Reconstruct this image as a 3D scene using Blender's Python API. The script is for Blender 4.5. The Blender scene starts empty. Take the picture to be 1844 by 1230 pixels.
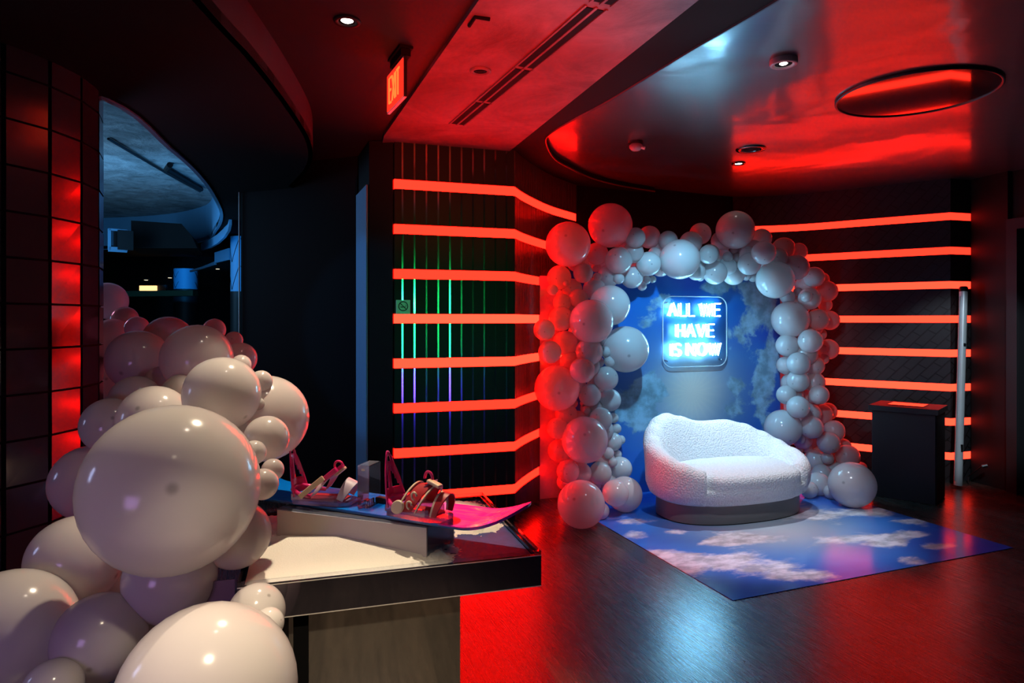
import bpy, bmesh, math, random
from mathutils import Vector, Matrix, noise
random.seed(7)
S = bpy.context.scene
COL = S.collection
PI = math.pi
F, CX, HY, CAMH = 1200.0, 922.0, 577.0, 1.6      # focal length, horizon and eye height solved from the photo

def P(x, y, d):            # point of the place seen at photo pixel x, y at distance d
    return Vector(((x-CX)/F*d, d, CAMH-(y-HY)/F*d))
def V2(a, b): return Vector((a, b))
U = Vector((.933, .358, 0)).normalized(); W = Vector((-U.y, U.x, 0)); Z = Vector((0, 0, 1))
def solve(x, y, q, n):     # sight line through a pixel cut with the plane through q with normal n
    r = Vector(((x-CX)/F, 1, -(y-HY)/F)); o = Vector((0, 0, CAMH))
    return o + r*((Vector(q)-o).dot(n)/r.dot(n))

# ---------------------------------------------------------------- materials
class NT:
    def __init__(s, name):
        s.m = bpy.data.materials.new(name); s.m.use_nodes = True
        s.t = s.m.node_tree; s.n = s.t.nodes; s.n.clear()
        s.out = s.n.new('ShaderNodeOutputMaterial')
    def node(s, typ, **kw):
        nd = s.n.new(typ)
        for k, v in kw.items(): setattr(nd, k, v)
        return nd
    def link(s, a, b): s.t.links.new(a, b)
    def put(s, sock, v):
        if hasattr(v, 'is_linked') or isinstance(v, bpy.types.NodeSocket): s.link(v, sock)
        else: sock.default_value = v
    def math(s, op, a, b=0.0, c=None, clamp=False):
        nd = s.node('ShaderNodeMath', operation=op, use_clamp=clamp)
        s.put(nd.inputs[0], a); s.put(nd.inputs[1], b)
        if c is not None: s.put(nd.inputs[2], c)
        return nd.outputs[0]
    def mix(s, f, a, b):
        nd = s.node('ShaderNodeMix', data_type='RGBA')
        s.put(nd.inputs[0], f)
        for i, v in ((6, a), (7, b)):
            s.put(nd.inputs[i], v if not isinstance(v, tuple) else (*v[:3], 1))
        return nd.outputs[2]
    def smooth(s, v, lo, hi):
        nd = s.node('ShaderNodeMapRange', interpolation_type='SMOOTHSTEP')
        s.put(nd.inputs[0], v); nd.inputs[1].default_value = lo; nd.inputs[2].default_value = hi
        return nd.outputs[0]
    def coord(s, kind='Object', scale=(1, 1, 1), rot=(0, 0, 0)):
        tc = s.node('ShaderNodeTexCoord'); mp = s.node('ShaderNodeMapping')
        mp.inputs['Scale'].default_value = scale; mp.inputs['Rotation'].default_value = rot
        s.link(tc.outputs[kind], mp.inputs[0]); return mp.outputs[0]
    def noise(s, vec, scale, detail=4, rough=.55, dist=0.0):
        nd = s.node('ShaderNodeTexNoise'); s.link(vec, nd.inputs['Vector'])
        nd.inputs['Scale'].default_value = scale; nd.inputs['Detail'].default_value = detail
        nd.inputs['Roughness'].default_value = rough; nd.inputs['Distortion'].default_value = dist
        return nd.outputs['Fac']
    def bump(s, h, strength=.3, dist=.01):
        nd = s.node('ShaderNodeBump'); nd.inputs['Strength'].default_value = strength
        nd.inputs['Distance'].default_value = dist; s.link(h, nd.inputs['Height']); return nd.outputs[0]
    def bsdf(s, base=(.5, .5, .5), rough=.5, metal=0.0, spec=.5, normal=None, coat=0, alpha=None, trans=0):
        nd = s.node('ShaderNodeBsdfPrincipled')
        s.put(nd.inputs['Base Color'], base if not isinstance(base, tuple) else (*base[:3], 1))
        s.put(nd.inputs['Roughness'], rough); nd.inputs['Metallic'].default_value = metal
        nd.inputs['Specular IOR Level'].default_value = spec
        nd.inputs['Coat Weight'].default_value = coat; nd.inputs['Coat Roughness'].default_value = .08
        nd.inputs['Transmission Weight'].default_value = trans
        if normal is not None: s.link(normal, nd.inputs['Normal'])
        return nd.outputs[0]
    def done(s, sh): s.link(sh, s.out.inputs[0]); return s.m
def plain(name, base, rough=.5, metal=0.0, spec=.5, coat=0, var=.06, vscale=14, bump=0):
    t = NT(name); c = t.coord(); n = t.noise(c, vscale)
    dark = tuple(max(0, v*(1-var*2)) for v in base)
    col = t.mix(n, dark, base)
    nm = t.bump(n, bump, .004) if bump else None
    return t.done(t.bsdf(col, rough, metal, spec, nm, coat))
def glow(name, col, strength):
    t = NT(name); e = t.node('ShaderNodeEmission'); e.inputs[0].default_value = (*col, 1); e.inputs[1].default_value = strength
    return t.done(e.outputs[0])
def clear(name, tint=(.95, .97, 1), refl=.06, rough=.03, haze=0.0, hazecol=(.8, .8, .9)):
    t = NT(name)
    tr = t.node('ShaderNodeBsdfTransparent'); tr.inputs[0].default_value = (*tint, 1)
    gl = t.node('ShaderNodeBsdfGlossy'); gl.inputs['Roughness'].default_value = rough
    lw = t.node('ShaderNodeLayerWeight'); lw.inputs[0].default_value = .25
    f = t.math('ADD', t.math('MULTIPLY', lw.outputs['Fresnel'], .8), refl, clamp=True)
    mx = t.node('ShaderNodeMixShader'); t.link(f, mx.inputs[0]); t.link(tr.outputs[0], mx.inputs[1]); t.link(gl.outputs[0], mx.inputs[2])
    o = mx.outputs[0]
    if haze:
        df = t.node('ShaderNodeBsdfDiffuse'); df.inputs[0].default_value = (*hazecol, 1)
        m2 = t.node('ShaderNodeMixShader'); m2.inputs[0].default_value = haze
        t.link(o, m2.inputs[1]); t.link(df.outputs[0], m2.inputs[2]); o = m2.outputs[0]
    return t.done(o)

M = {}
M['black'] = plain('black_paint', (.008, .008, .009), .55, spec=.25)
M['void'] = plain('matt_black', (.004, .004, .0045), .8, spec=.1)
M['panel'] = plain('black_lacquer_panel', (.010, .014, .014), .5, spec=.12)
M['cabinet'] = plain('charcoal_laminate', (.022, .022, .025), .5, spec=.3, bump=.1, vscale=120)
M['dark_metal'] = plain('dark_metal', (.03, .03, .033), .35, .6)
M['chrome'] = plain('chrome', (.6, .6, .62), .15, 1)
M['gloss_black'] = plain('gloss_black_acrylic', (.006, .006, .008), .04, 0, .8, coat=.6)
M['magenta'] = plain('magenta_plastic', (.62, .012, .16), .3, coat=.3)
M['red'] = plain('red_padded_strap', (.42, .01, .02), .45)
M['cream'] = plain('cream_plastic', (.75, .62, .42), .4)
M['lilac'] = plain('pale_lilac_strap', (.55, .46, .6), .4)
M['white_plastic'] = plain('white_plastic', (.8, .8, .8), .35)
M['pole_white'] = plain('white_aluminium', (.62, .70, .74), .35, .2)
M['plinth'] = plain('taupe_plinth', (.17, .155, .145), .45)
M['snow'] = plain('white_fluff', (.88, .84, .76), .95, spec=.1, var=.04, vscale=160, bump=.8)
M['print_edge'] = plain('white_board_edge', (.7, .7, .72), .5)
M['red_cloth'] = plain('pale_stretch_fabric', (.8, .74, .74), .7)
M['fixture_grey'] = plain('fixture_grey', (.35, .35, .37), .4)
M['blue_lit_paint'] = plain('pale_paint_lit_blue', (.10, .26, .42), .6)  # pale paint with the blue light put into its colour
M['acrylic'] = clear('clear_acrylic')
M['acrylic_purple'] = clear('lilac_clear_acrylic', (.8, .7, .88), .12, .06, .22, (.62, .45, .72))
M['sign_acrylic'] = clear('sign_acrylic', (.96, .98, 1), .03, .04)
M['frost'] = clear('frosted_acrylic', (.9, .9, .95), .05, .2, .78, (.80, .74, .66))
M['haze_acrylic'] = clear('hazy_acrylic', (.75, .8, .95), .06, .1, .12, (.5, .55, .7))
M['mauve_lit_acrylic'] = clear('mauve_lit_acrylic', (.7, .6, .75), .08, .1, .6, (.32, .2, .3))  # tint and haze carry the mauve light falling on the acrylic
M['neon'] = glow('neon_tube', (.24, .68, 1.0), 84.0)
M['lamp'] = glow('lamp_lens', (1, .93, .85), 14)
M['lamp_warm'] = glow('warm_lamp', (1, .55, .2), 2.2)
M['lamp_dim'] = glow('small_lamp', (1, .8, .5), 3)
M['exit_face'] = glow('exit_face', (1, .018, .008), 2.0)
M['exit_letter'] = glow('exit_letter', (1, .10, .018), 2.6)
def strip_mat(name, g, s=28): return glow(name, (1, g*30/s, g*.45*30/s), s)
M['strip_red'] = strip_mat('red_led', .0024)
M['strip_mid'] = strip_mat('orange_led', .0046)
M['strip_orange'] = strip_mat('deep_orange_led', .0056)
M['strip_red2'] = strip_mat('red_led_right', .0026, 7.5); M['strip_mid2'] = strip_mat('orange_led_right', .0046, 7.5); M['strip_orange2'] = strip_mat('deep_orange_led_right', .0056, 7.5)

def balloon_mat():
    t = NT('pearl_white_latex')
    tc = t.node('ShaderNodeTexCoord'); sp = t.node('ShaderNodeSeparateXYZ'); t.link(tc.outputs['Object'], sp.inputs[0])
    rr = t.math('SQRT', t.math('ADD', t.math('MULTIPLY', sp.outputs[0], sp.outputs[0]), t.math('MULTIPLY', sp.outputs[1], sp.outputs[1])))
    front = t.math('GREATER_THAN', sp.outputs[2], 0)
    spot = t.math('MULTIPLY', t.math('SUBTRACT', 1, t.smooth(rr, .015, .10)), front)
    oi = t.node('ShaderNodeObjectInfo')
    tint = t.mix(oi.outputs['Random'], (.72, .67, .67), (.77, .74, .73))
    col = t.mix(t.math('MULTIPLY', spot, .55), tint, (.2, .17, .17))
    pr = t.bsdf(col, .15, 0, .6)
    tl = t.node('ShaderNodeBsdfTranslucent'); t.link(col, tl.inputs[0])
    mx = t.node('ShaderNodeMixShader'); mx.inputs[0].default_value = .38
    t.link(pr, mx.inputs[1]); t.link(tl.outputs[0], mx.inputs[2])
    return t.done(mx.outputs[0])
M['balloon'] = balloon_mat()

def floor_mat():
    t = NT('dark_wood_planks')
    c = t.coord('Object', rot=(0, 0, -math.radians(90+21)))
    br = t.node('ShaderNodeTexBrick'); t.link(c, br.inputs['Vector'])
    br.offset = .37; br.inputs['Scale'].default_value = 1
    br.inputs['Brick Width'].default_value = 1.2; br.inputs['Row Height'].default_value = .17
    br.inputs['Mortar Size'].default_value = .0022
    br.inputs['Color1'].default_value = (0, 0, 0, 1); br.inputs['Color2'].default_value = (1, 1, 1, 1); br.inputs['Mortar'].default_value = (.5, .5, .5, 1)
    st = t.node('ShaderNodeMapping'); t.link(c, st.inputs[0]); st.inputs['Scale'].default_value = (1.3, 16, 1)
    g = t.noise(st.outputs[0], 2.2, 8, .65, 1.2)
    st2 = t.node('ShaderNodeMapping'); t.link(c, st2.inputs[0]); st2.inputs['Scale'].default_value = (2.0, 60, 1)
    g2 = t.noise(st2.outputs[0], 2.0, 5, .6)
    pl = t.node('ShaderNodeSeparateColor'); t.link(br.outputs['Color'], pl.inputs[0])
    v = t.math('ADD', t.math('MULTIPLY', pl.outputs[0], .25), t.math('MULTIPLY', g, .9))
    col = t.mix(t.smooth(v, .25, .95), (.012, .010, .009), (.085, .070, .056))
    col = t.mix(br.outputs['Fac'], col, (.003, .003, .003))
    big = t.noise(t.coord('Object'), 1.4, 3)
    rough = t.math('ADD', t.math('ADD', .15, t.math('MULTIPLY', g2, .16)), t.math('MULTIPLY', big, .08))
    h = t.math('SUBTRACT', t.math('ADD', t.math('MULTIPLY', g, .7), t.math('MULTIPLY', g2, .5)), t.math('MULTIPLY', br.outputs['Fac'], 1.5))
    return t.done(t.bsdf(col, rough, 0, .85, t.bump(h, .10, .004)))
M['floor'] = floor_mat()

def gloss_ceiling_mat():
    t = NT('rippled_gloss_black_ceiling')
    c = t.coord('Object', (1, 1, 1), (0, 0, -.6)); n1 = t.noise(c, 1.1, 2, .5, .5)
    c2 = t.coord('Object', (1, 6, 1), (0, 0, -.5)); n2 = t.noise(c2, 2.5, 5, .6)
    h = t.math('ADD', t.math('MULTIPLY', n1, 1.0), t.math('MULTIPLY', n2, .05))
    nm = t.bump(h, .42, .05); r = t.math('ADD', .06, t.math('MULTIPLY', n2, .10))
    a = t.bsdf((.27, .26, .26), r, .85, .6, nm); b = t.bsdf((.27, .265, .265), .28, .85, .5, nm)
    mx = t.node('ShaderNodeMixShader'); mx.inputs[0].default_value = .5; t.link(a, mx.inputs[1]); t.link(b, mx.inputs[2])
    return t.done(mx.outputs[0])
M['gloss_ceiling'] = gloss_ceiling_mat()
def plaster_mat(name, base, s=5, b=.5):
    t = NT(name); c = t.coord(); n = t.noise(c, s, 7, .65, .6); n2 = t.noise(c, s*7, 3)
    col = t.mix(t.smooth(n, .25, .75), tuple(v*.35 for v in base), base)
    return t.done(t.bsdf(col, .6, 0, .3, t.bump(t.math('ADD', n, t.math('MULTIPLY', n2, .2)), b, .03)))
M['plaster'] = plaster_mat('red_lit_plaster', (.26, .11, .12), 2.2, .25)  # base tinted red to put the red light into grey plaster
M['rough_ceiling'] = plaster_mat('sprayed_ceiling', (.36, .38, .4), 4, .8)
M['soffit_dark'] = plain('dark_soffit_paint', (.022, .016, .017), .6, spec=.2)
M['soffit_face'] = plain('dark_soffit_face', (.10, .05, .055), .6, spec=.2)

def grooved_mat():
    t = NT('streaked_curved_panel'); c = t.coord('Object', (40, 40, 1.2)); n = t.noise(c, 1.0, 4)
    return t.done(t.bsdf((.03, .022, .02), .38, 0, .5, t.bump(n, .8, .02)))
M['streaked'] = grooved_mat()
def herring_mat():
    t = NT('diagonal_tile_panel'); c = t.coord('Object', rot=(PI/2, 0, math.radians(28)))
    br = t.node('ShaderNodeTexBrick'); mp = t.node('ShaderNodeMapping'); t.link(c, mp.inputs[0]); mp.inputs['Rotation'].default_value = (0, 0, .45)
    t.link(mp.outputs[0], br.inputs['Vector']); br.inputs['Scale'].default_value = 1
    br.inputs['Brick Width'].default_value = .16; br.inputs['Row Height'].default_value = .075; br.inputs['Mortar Size'].default_value = .005
    col = t.mix(br.outputs['Fac'], (.020, .020, .023), (.004, .004, .004))
    return t.done(t.bsdf(col, .35, 0, .5, t.bump(t.math('SUBTRACT', 1, br.outputs['Fac']), .5, .006)))
M['herring'] = herring_mat()
def tile_mat():
    t = NT('gloss_black_tile'); c = t.coord(); n = t.noise(c, 3, 3)
    return t.done(t.bsdf((.030, .022, .026), t.math('ADD', .13, t.math('MULTIPLY', n, .12)), 0, .9, t.bump(n, .2, .01), coat=.3))
M['tile'] = tile_mat()
def boucle_mat():
    t = NT('white_boucle'); c = t.coord('Object', (1, 1, 1))
    v = t.node('ShaderNodeTexVoronoi'); t.link(c, v.inputs['Vector']); v.inputs['Scale'].default_value = 72
    n = t.noise(c, 160, 3)
    h = t.math('SUBTRACT', t.math('MULTIPLY', n, .35), v.outputs['Distance'])
    col = t.mix(t.smooth(v.outputs['Distance'], .2, .75), (.80, .79, .79), (.72, .71, .72))
    return t.done(t.bsdf(col, .9, 0, .15, t.bump(h, .6, .012)))
M['boucle'] = boucle_mat()

def cloud_print(name, blobs, base_lo, base_hi, sun, stretch, gloss, cloudcol, rays=True, zaxis=2, lo=.62, hi=.86):
    t = NT(name)
    tc = t.node('ShaderNodeTexCoord'); sp = t.node('ShaderNodeSeparateXYZ'); t.link(tc.outputs['Object'], sp.inputs[0])
    a, b = sp.outputs[0], sp.outputs[zaxis]
    mp = t.node('ShaderNodeMapping'); t.link(tc.outputs['Object'], mp.inputs[0]); mp.inputs['Scale'].default_value = stretch
    n = t.noise(mp.outputs[0], 2.6, 9, .62, .35); soft = t.noise(mp.outputs[0], 1.3, 3, .5)
    def gauss(a0, b0, sa, sb):
        da = t.math('DIVIDE', t.math('SUBTRACT', a, a0), sa); db = t.math('DIVIDE', t.math('SUBTRACT', b, b0), sb)
        q = t.math('ADD', t.math('MULTIPLY', da, da), t.math('MULTIPLY', db, db))
        return t.math('POWER', 2.718, t.math('MULTIPLY', q, -1))
    bias = None
    for (a0, b0, sa, sb, wt) in blobs:
        g = t.math('MULTIPLY', gauss(a0, b0, sa, sb), wt)
        bias = g if bias is None else t.math('ADD', bias, g)
    dens = t.math('ADD', n, bias)
    mask = t.smooth(dens, lo, hi)
    base = t.mix(t.smooth(soft, .3, .7), base_lo, base_hi)
    a0, b0, sr, scol, sstr = sun
    g = gauss(a0, b0, sr, sr*.9); g2 = gauss(a0, b0, sr*2.3, sr*1.8)
    base = t.mix(t.math('MULTIPLY', g2, .9), base, (.10, .32, .48))
    base = t.mix(t.math('MULTIPLY', g, sstr, clamp=True), base, scol)
    if rays:
        ang = t.math('ARCTAN2', t.math('SUBTRACT', b, b0), t.math('SUBTRACT', a, a0))
        s1 = t.math('ABSOLUTE', t.math('SINE', t.math('MULTIPLY', ang, 11)))
        core = gauss(a0, b0, sr*.5, sr*.5)
        ray = t.math('MULTIPLY', t.math('POWER', s1, 6), t.math('MULTIPLY', gauss(a0, b0, sr*.7, sr*.7), .14))
        base = t.mix(t.math('ADD', t.math('MULTIPLY', core, .5), ray, clamp=True), base, (.95, .88, .76))
    shade = t.mix(t.smooth(t.noise(mp.outputs[0], 7, 6, .6), .35, .65), tuple(v*.5 for v in cloudcol), cloudcol)
    col = t.mix(t.math('MULTIPLY', mask, .9), base, shade)
    return t.done(t.bsdf(col, gloss, 0, .5, coat=0))

# ---------------------------------------------------------------- mesh helpers
def link_mesh(name, bm, mat, parent=None, smooth=False, loc=None):
    me = bpy.data.meshes.new(name); bmesh.ops.recalc_face_normals(bm, faces=bm.faces[:]); bm.to_mesh(me); bm.free()
    if smooth:
        for p in me.polygons: p.use_smooth = True
    o = bpy.data.objects.new(name, me)
    for m in (mat if isinstance(mat, (list, tuple)) else [mat]): me.materials.append(m if not isinstance(m, str) else M[m])
    COL.objects.link(o)
    if parent is not None: o.parent = parent
    if loc is not None: o.location = loc
    return o
def autosmooth(o, ang=35):
    md = o.modifiers.new('b', 'EDGE_SPLIT'); md.split_angle = math.radians(ang)
    for p in o.data.polygons: p.use_smooth = True
def tag(o, label, cat, group=None, kind=None):
    o['label'] = label; o['category'] = cat
    if group: o['group'] = group
    if kind: o['kind'] = kind
    return o
def structure(o, label=None):
    o['kind'] = 'structure'
    if label: o['label'] = label
    return o
def thing(name, label, cat, loc=(0, 0, 0), rotz=0, group=None):
    o = bpy.data.objects.new(name, None); COL.objects.link(o); o.empty_display_size = .1
    o.location = loc; o.rotation_euler = (0, 0, rotz); return tag(o, label, cat, group)
def box(bm, c, size, ax=None):
    X, Y, Zz = ax or (Vector((1, 0, 0)), Vector((0, 1, 0)), Z)
    c = Vector(c); h = [v/2 for v in size]; vs = []
    for i in (-1, 1):
        for j in (-1, 1):
            for k in (-1, 1): vs.append(bm.verts.new(c+X*(i*h[0])+Y*(j*h[1])+Zz*(k*h[2])))
    fs = []
    for q in ((0, 1, 3, 2), (4, 6, 7, 5), (0, 4, 5, 1), (2, 3, 7, 6), (0, 2, 6, 4), (1, 5, 7, 3)):
        fs.append(bm.faces.new([vs[i] for i in q]))
    return fs
def bevel(bm, w=.005, seg=2):
    bmesh.ops.bevel(bm, geom=bm.edges[:], offset=w, segments=seg, affect='EDGES', profile=.5)
def boxes(name, mat, lst, parent=None, bev=0, ax=None):
    bm = bmesh.new()
    for c, s in lst: box(bm, c, s, ax)
    if bev: bevel(bm, bev)
    return link_mesh(name, bm, mat, parent)
def tube(bm, pts, r, seg=10, cap=True, closed=False):
    pts = [Vector(p) for p in pts]; n = len(pts); rings = []; prev = None
    for i, p in enumerate(pts):
        if closed: t = pts[(i+1) % n]-pts[i-1]
        else: t = pts[min(i+1, n-1)]-pts[max(i-1, 0)]
        t.normalize()
        if prev is None:
            a = t.cross(Z) if abs(t.z) < .9 else t.cross(Vector((1, 0, 0)))
        else: a = prev-t*prev.dot(t)
        a.normalize(); b = t.cross(a); prev = a
        rr = r[i] if isinstance(r, (list, tuple)) else r
        rings.append([bm.verts.new(p+(a*math.cos(2*PI*k/seg)+b*math.sin(2*PI*k/seg))*rr) for k in range(seg)])
    for i in range(n if closed else n-1):
        A, B = rings[i], rings[(i+1) % n]
        for k in range(seg): bm.faces.new([A[k], A[(k+1) % seg], B[(k+1) % seg], B[k]])
    if cap and not closed:
        bm.faces.new(rings[0][::-1]); bm.faces.new(rings[-1])
def lathe(bm, prof, seg=32, c=(0, 0, 0), capb=True, capt=True):
    c = Vector(c); rings = []
    for r, z in prof: rings.append([bm.verts.new(c+Vector((r*math.cos(2*PI*k/seg), r*math.sin(2*PI*k/seg), z))) for k in range(seg)])
    for A, B in zip(rings, rings[1:]):
        for k in range(seg): bm.faces.new([A[k], A[(k+1) % seg], B[(k+1) % seg], B[k]])
    if capb: bm.faces.new(rings[0][::-1])
    if capt: bm.faces.new(rings[-1])
def prism(bm, poly, z0, z1):
    lo = [bm.verts.new((p[0], p[1], z0)) for p in poly]; hi = [bm.verts.new((p[0], p[1], z1)) for p in poly]; n = len(poly)
    bm.faces.new(lo[::-1]); bm.faces.new(hi)
    for i in range(n): bm.faces.new([lo[i], lo[(i+1) % n], hi[(i+1) % n], hi[i]])
def catmull(pts, k=8):
    pts = [Vector((*p[:2], 0)) for p in pts]; out = []
    ext = [2*pts[0]-pts[1]]+pts+[2*pts[-1]-pts[-2]]
    for i in range(1, len(ext)-2):
        a, b, c, d = ext[i-1:i+3]
        for j in range(k):
            s = j/k
            out.append(.5*((2*b)+(c-a)*s+(2*a-5*b+4*c-d)*s*s+(3*b-a-3*c+d)*s**3))
    out.append(pts[-1]); return out
def offset(path, k):       # move a plan path towards its right-hand side
    out = []
    for i, p in enumerate(path):
        ns = []
        if i > 0: t = (path[i]-path[i-1]).normalized(); ns.append(Vector((t.y, -t.x, 0)))
        if i < len(path)-1: t = (path[i+1]-path[i]).normalized(); ns.append(Vector((t.y, -t.x, 0)))
        n = sum(ns, Vector()).normalized(); n = n/max(.5, n.dot(ns[0]))
        out.append(p+n*k)
    return out
def ribbon(bm, path, z0, z1, o0, o1):   # upright solid band following a plan path, between two offsets
    A = offset(path, o0); B = offset(path, o1); rows = []
    for a, b in zip(A, B):
        rows.append([bm.verts.new((a.x, a.y, z0)), bm.verts.new((b.x, b.y, z0)), bm.verts.new((b.x, b.y, z1)), bm.verts.new((a.x, a.y, z1))])
    for r, s in zip(rows, rows[1:]):
        for k in range(4): bm.faces.new([r[k], r[(k+1) % 4], s[(k+1) % 4], s[k]])
    bm.faces.new(rows[0]); bm.faces.new(rows[-1][::-1])
def band_obj(name, mat, path, z0, z1, o0, o1, parent=None):
    bm = bmesh.new(); ribbon(bm, path, z0, z1, o0, o1); return link_mesh(name, bm, mat, parent)

# ---------------------------------------------------------------- setting: floor, ceilings, walls
bm = bmesh.new(); prism(bm, [(-13, -2.5), (7, -2.5), (7, 17), (-13, 17)], -.06, 0); structure(link_mesh('floor', bm, 'floor'))

E_ED = [V2(2.34, -2), V2(.767, 2.85), V2(.53, 3.58), V2(-.03, 5.33)]        # edge of the plaster soffit
L1 = [V2(1.68, -2), V2(-.159, 2.85), V2(-.93, 4.85), V2(-1.0, 5.12)]
C1 = [V2(-.9, -2), V2(-1.0, 0), V2(-1.12, 2.39), V2(-1.137, 2.92), V2(-1.2, 3.62), V2(-1.31, 4.35), V2(-1.52, 5.0), V2(-1.9, 5.75)]
C2 = [V2(-3.6, -2), V2(-3.3, 2), V2(-2.6, 3.1), V2(-2.12, 3.46), V2(-2.29, 4.42), V2(-2.46, 5.17), V2(-2.74, 6.08), V2(-3.18, 7.26), V2(-3.78, 8.47), V2(-4.55, 9.72), V2(-6.0, 10.6), V2(-9.0, 11)]
c1 = catmull(C1, 6); c2 = catmull(C2, 6)
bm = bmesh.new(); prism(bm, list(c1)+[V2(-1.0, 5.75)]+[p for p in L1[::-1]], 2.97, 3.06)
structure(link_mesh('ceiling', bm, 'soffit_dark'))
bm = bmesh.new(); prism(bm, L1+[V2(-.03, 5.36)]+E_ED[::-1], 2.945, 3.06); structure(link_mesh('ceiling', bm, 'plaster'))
# lower black soffit between its curved red-lit face and the oval opening
bm = bmesh.new(); prism(bm, [V2(-.9, -2)]+list(c1)+[V2(-1.9, 6.6), V2(-2.5, 12), V2(-9, 12)]+list(c2)[::-1], 2.75, 2.80)
structure(link_mesh('ceiling', bm, 'void'))
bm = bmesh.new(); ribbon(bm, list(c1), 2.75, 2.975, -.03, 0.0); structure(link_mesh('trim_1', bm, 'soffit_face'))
bm = bmesh.new(); ribbon(bm, list(c2), 2.74, 3.26, 0, .03); structure(link_mesh('trim_2', bm, 'blue_lit_paint'))
bm = bmesh.new(); prism(bm, [(-13, -2), (-1.2, -2), (-1.2, 16), (-13, 16)], 3.25, 3.32); structure(link_mesh('ceiling', bm, 'rough_ceiling'))
# glossy ceiling of the niche and its black ring
WL_FLAT = [V2(-.889, 5.03), V2(.013, 5.32)]
WL_CURVE = catmull([V2(.013, 5.32), V2(.083, 5.56), V2(.21, 5.9), V2(.375, 6.26), V2(.635, 6.68)], 5)
WL_FLAT = [Vector((*p, 0)) for p in WL_FLAT]
wl = WL_FLAT[:1]+WL_CURVE
BACK = [Vector((.635, 6.68, 0)), Vector((2.5, 7.55, 0))]
WR_CURVE = catmull([V2(2.5, 7.55), V2(2.8, 7.54), V2(3.25, 7.37), V2(3.8, 6.97), V2(4.33, 6.59)], 5)
wr = WR_CURVE+[Vector((4.58, 6.66, 0))]
RIM = catmull([V2(3.25, -2), V2(1.6, 1.6), V2(1.115, 2.83), V2(.90, 3.34), V2(.605, 4.09), V2(.436, 4.45), V2(.276, 4.84), V2(.262, 5.1), V2(.36, 5.59), V2(.53, 5.95), V2(.74, 6.32), V2(1.06, 6.68), V2(1.5, 7.0)], 6)
bm = bmesh.new(); prism(bm, E_ED[:-1]+[V2(-.03, 5.33), V2(-.05, 5.4)]+[p.xy for p in WL_CURVE[1:]]+[V2(1.45, 7.07)]+[p.xy for p in RIM[::-1]], 2.955, 2.996)
structure(link_mesh('ceiling', bm, 'void'))
bm = bmesh.new(); prism(bm, [(-.2, -2.4), (6.4, -2.4), (6.4, 8), (-.2, 8)], 3.0, 3.06); structure(link_mesh('ceiling', bm, 'gloss_ceiling'))
bm = bmesh.new(); tube(bm, [Vector((p.x, p.y, 2.955)) for p in RIM], .009, 6); structure(link_mesh('trim_3', bm, 'dark_metal'))

SZ = [.257+.339*k for k in range(8)]; SH = .037
edges = [0.0]+[v for z in SZ for v in (z-SH, z+SH)]+[3.0]
bands = [(edges[i], edges[i+1]) for i in range(0, len(edges), 2)]
M['groove'] = plain('mirror_groove', (.32, .35, .35), .11, 1)
# left wall: flat grooved part, then the curved part
bm = bmesh.new(); ribbon(bm, wl, 0, 3.0, -.12, -.03)
for z0, z1 in bands: ribbon(bm, WL_FLAT, z0, z1, -.03, .012)
nv = len(bm.faces)
d = (WL_FLAT[1]-WL_FLAT[0]).normalized(); nrm = Vector((d.y, -d.x, 0))
for z0, z1 in bands:
    for k in range(10):
        q = WL_FLAT[0]+d*(.06+.0915*k)+nrm*.012
        ta = random.Random(k*7+1).uniform(-.045, .045); ax_ = (d*math.cos(ta)+nrm*math.sin(ta), nrm*math.cos(ta)-d*math.sin(ta), Z)
        za = max(z0, .02)+.002; box(bm, Vector((q.x, q.y, (za+z1)/2)), (.013, .004, z1-.002-za), ax_)
bm.faces.ensure_lookup_table()
for f in bm.faces[nv:]: f.material_index = 1
o = structure(link_mesh('wall_left', bm, ['panel', 'groove']))
bm = bmesh.new()
for z0, z1 in bands: ribbon(bm, WL_CURVE, z0, z1, -.03, .012)
structure(link_mesh('wall_left_curve', bm, 'streaked'))
bm = bmesh.new(); ribbon(bm, BACK, 0, 3.0, -.12, 0); structure(link_mesh('wall_back', bm, 'void'))
bm = bmesh.new(); ribbon(bm, wr, 0, 3.0, -.12, -.03)
for z0, z1 in bands: ribbon(bm, wr, z0, z1, -.03, .012)
structure(link_mesh('wall_right', bm, 'herring'))
RW = [Vector((4.56, 6.62, 0)), Vector((4.645, 6.245, 0))]
bm = bmesh.new(); ribbon(bm, RW, 0, 3.0, -.1, 0); structure(link_mesh('wall_right_return', bm, 'black'))
# doorway on the right: dark frame and a door leaf ajar
bm = bmesh.new(); q = Vector((4.67, 6.17, 0)); ax = (Vector((.25, -.97, 0)).normalized(), Vector((.97, .25, 0)).normalized(), Z)
box(bm, q+Z*1.22, (.10, .12, 2.44), ax); box(bm, q+Z*2.49+ax[0]*.5, (1.1, .12, .1), ax)
structure(link_mesh('trim_4', bm, 'cabinet'))
bm = bmesh.new(); box(bm, q+ax[0]*.60+ax[1]*.05+Z*1.21, (.9, .05, 2.40), ax); structure(link_mesh('door_1', bm, 'gloss_black'))
bm = bmesh.new(); box(bm, q+ax[0]*.115+ax[1]*.03+Z*1.21, (.02, .06, 2.40), ax); structure(link_mesh('trim_5', bm, 'chrome'))
bm = bmesh.new(); box(bm, Vector((5.0, 6.35, 2.88)), (.85, .5, .2), ax); structure(link_mesh('trim_6', bm, 'soffit_face'))
bm = bmesh.new(); box(bm, q+ax[0]*1.5+ax[1]*.1+Z*1.5, (1.2, .1, 3.0), ax); box(bm, q+ax[0]*.5+ax[1]*.1+Z*2.77, (1.2, .1, .46), ax)
structure(link_mesh('wall_right_side', bm, 'black'))
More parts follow.
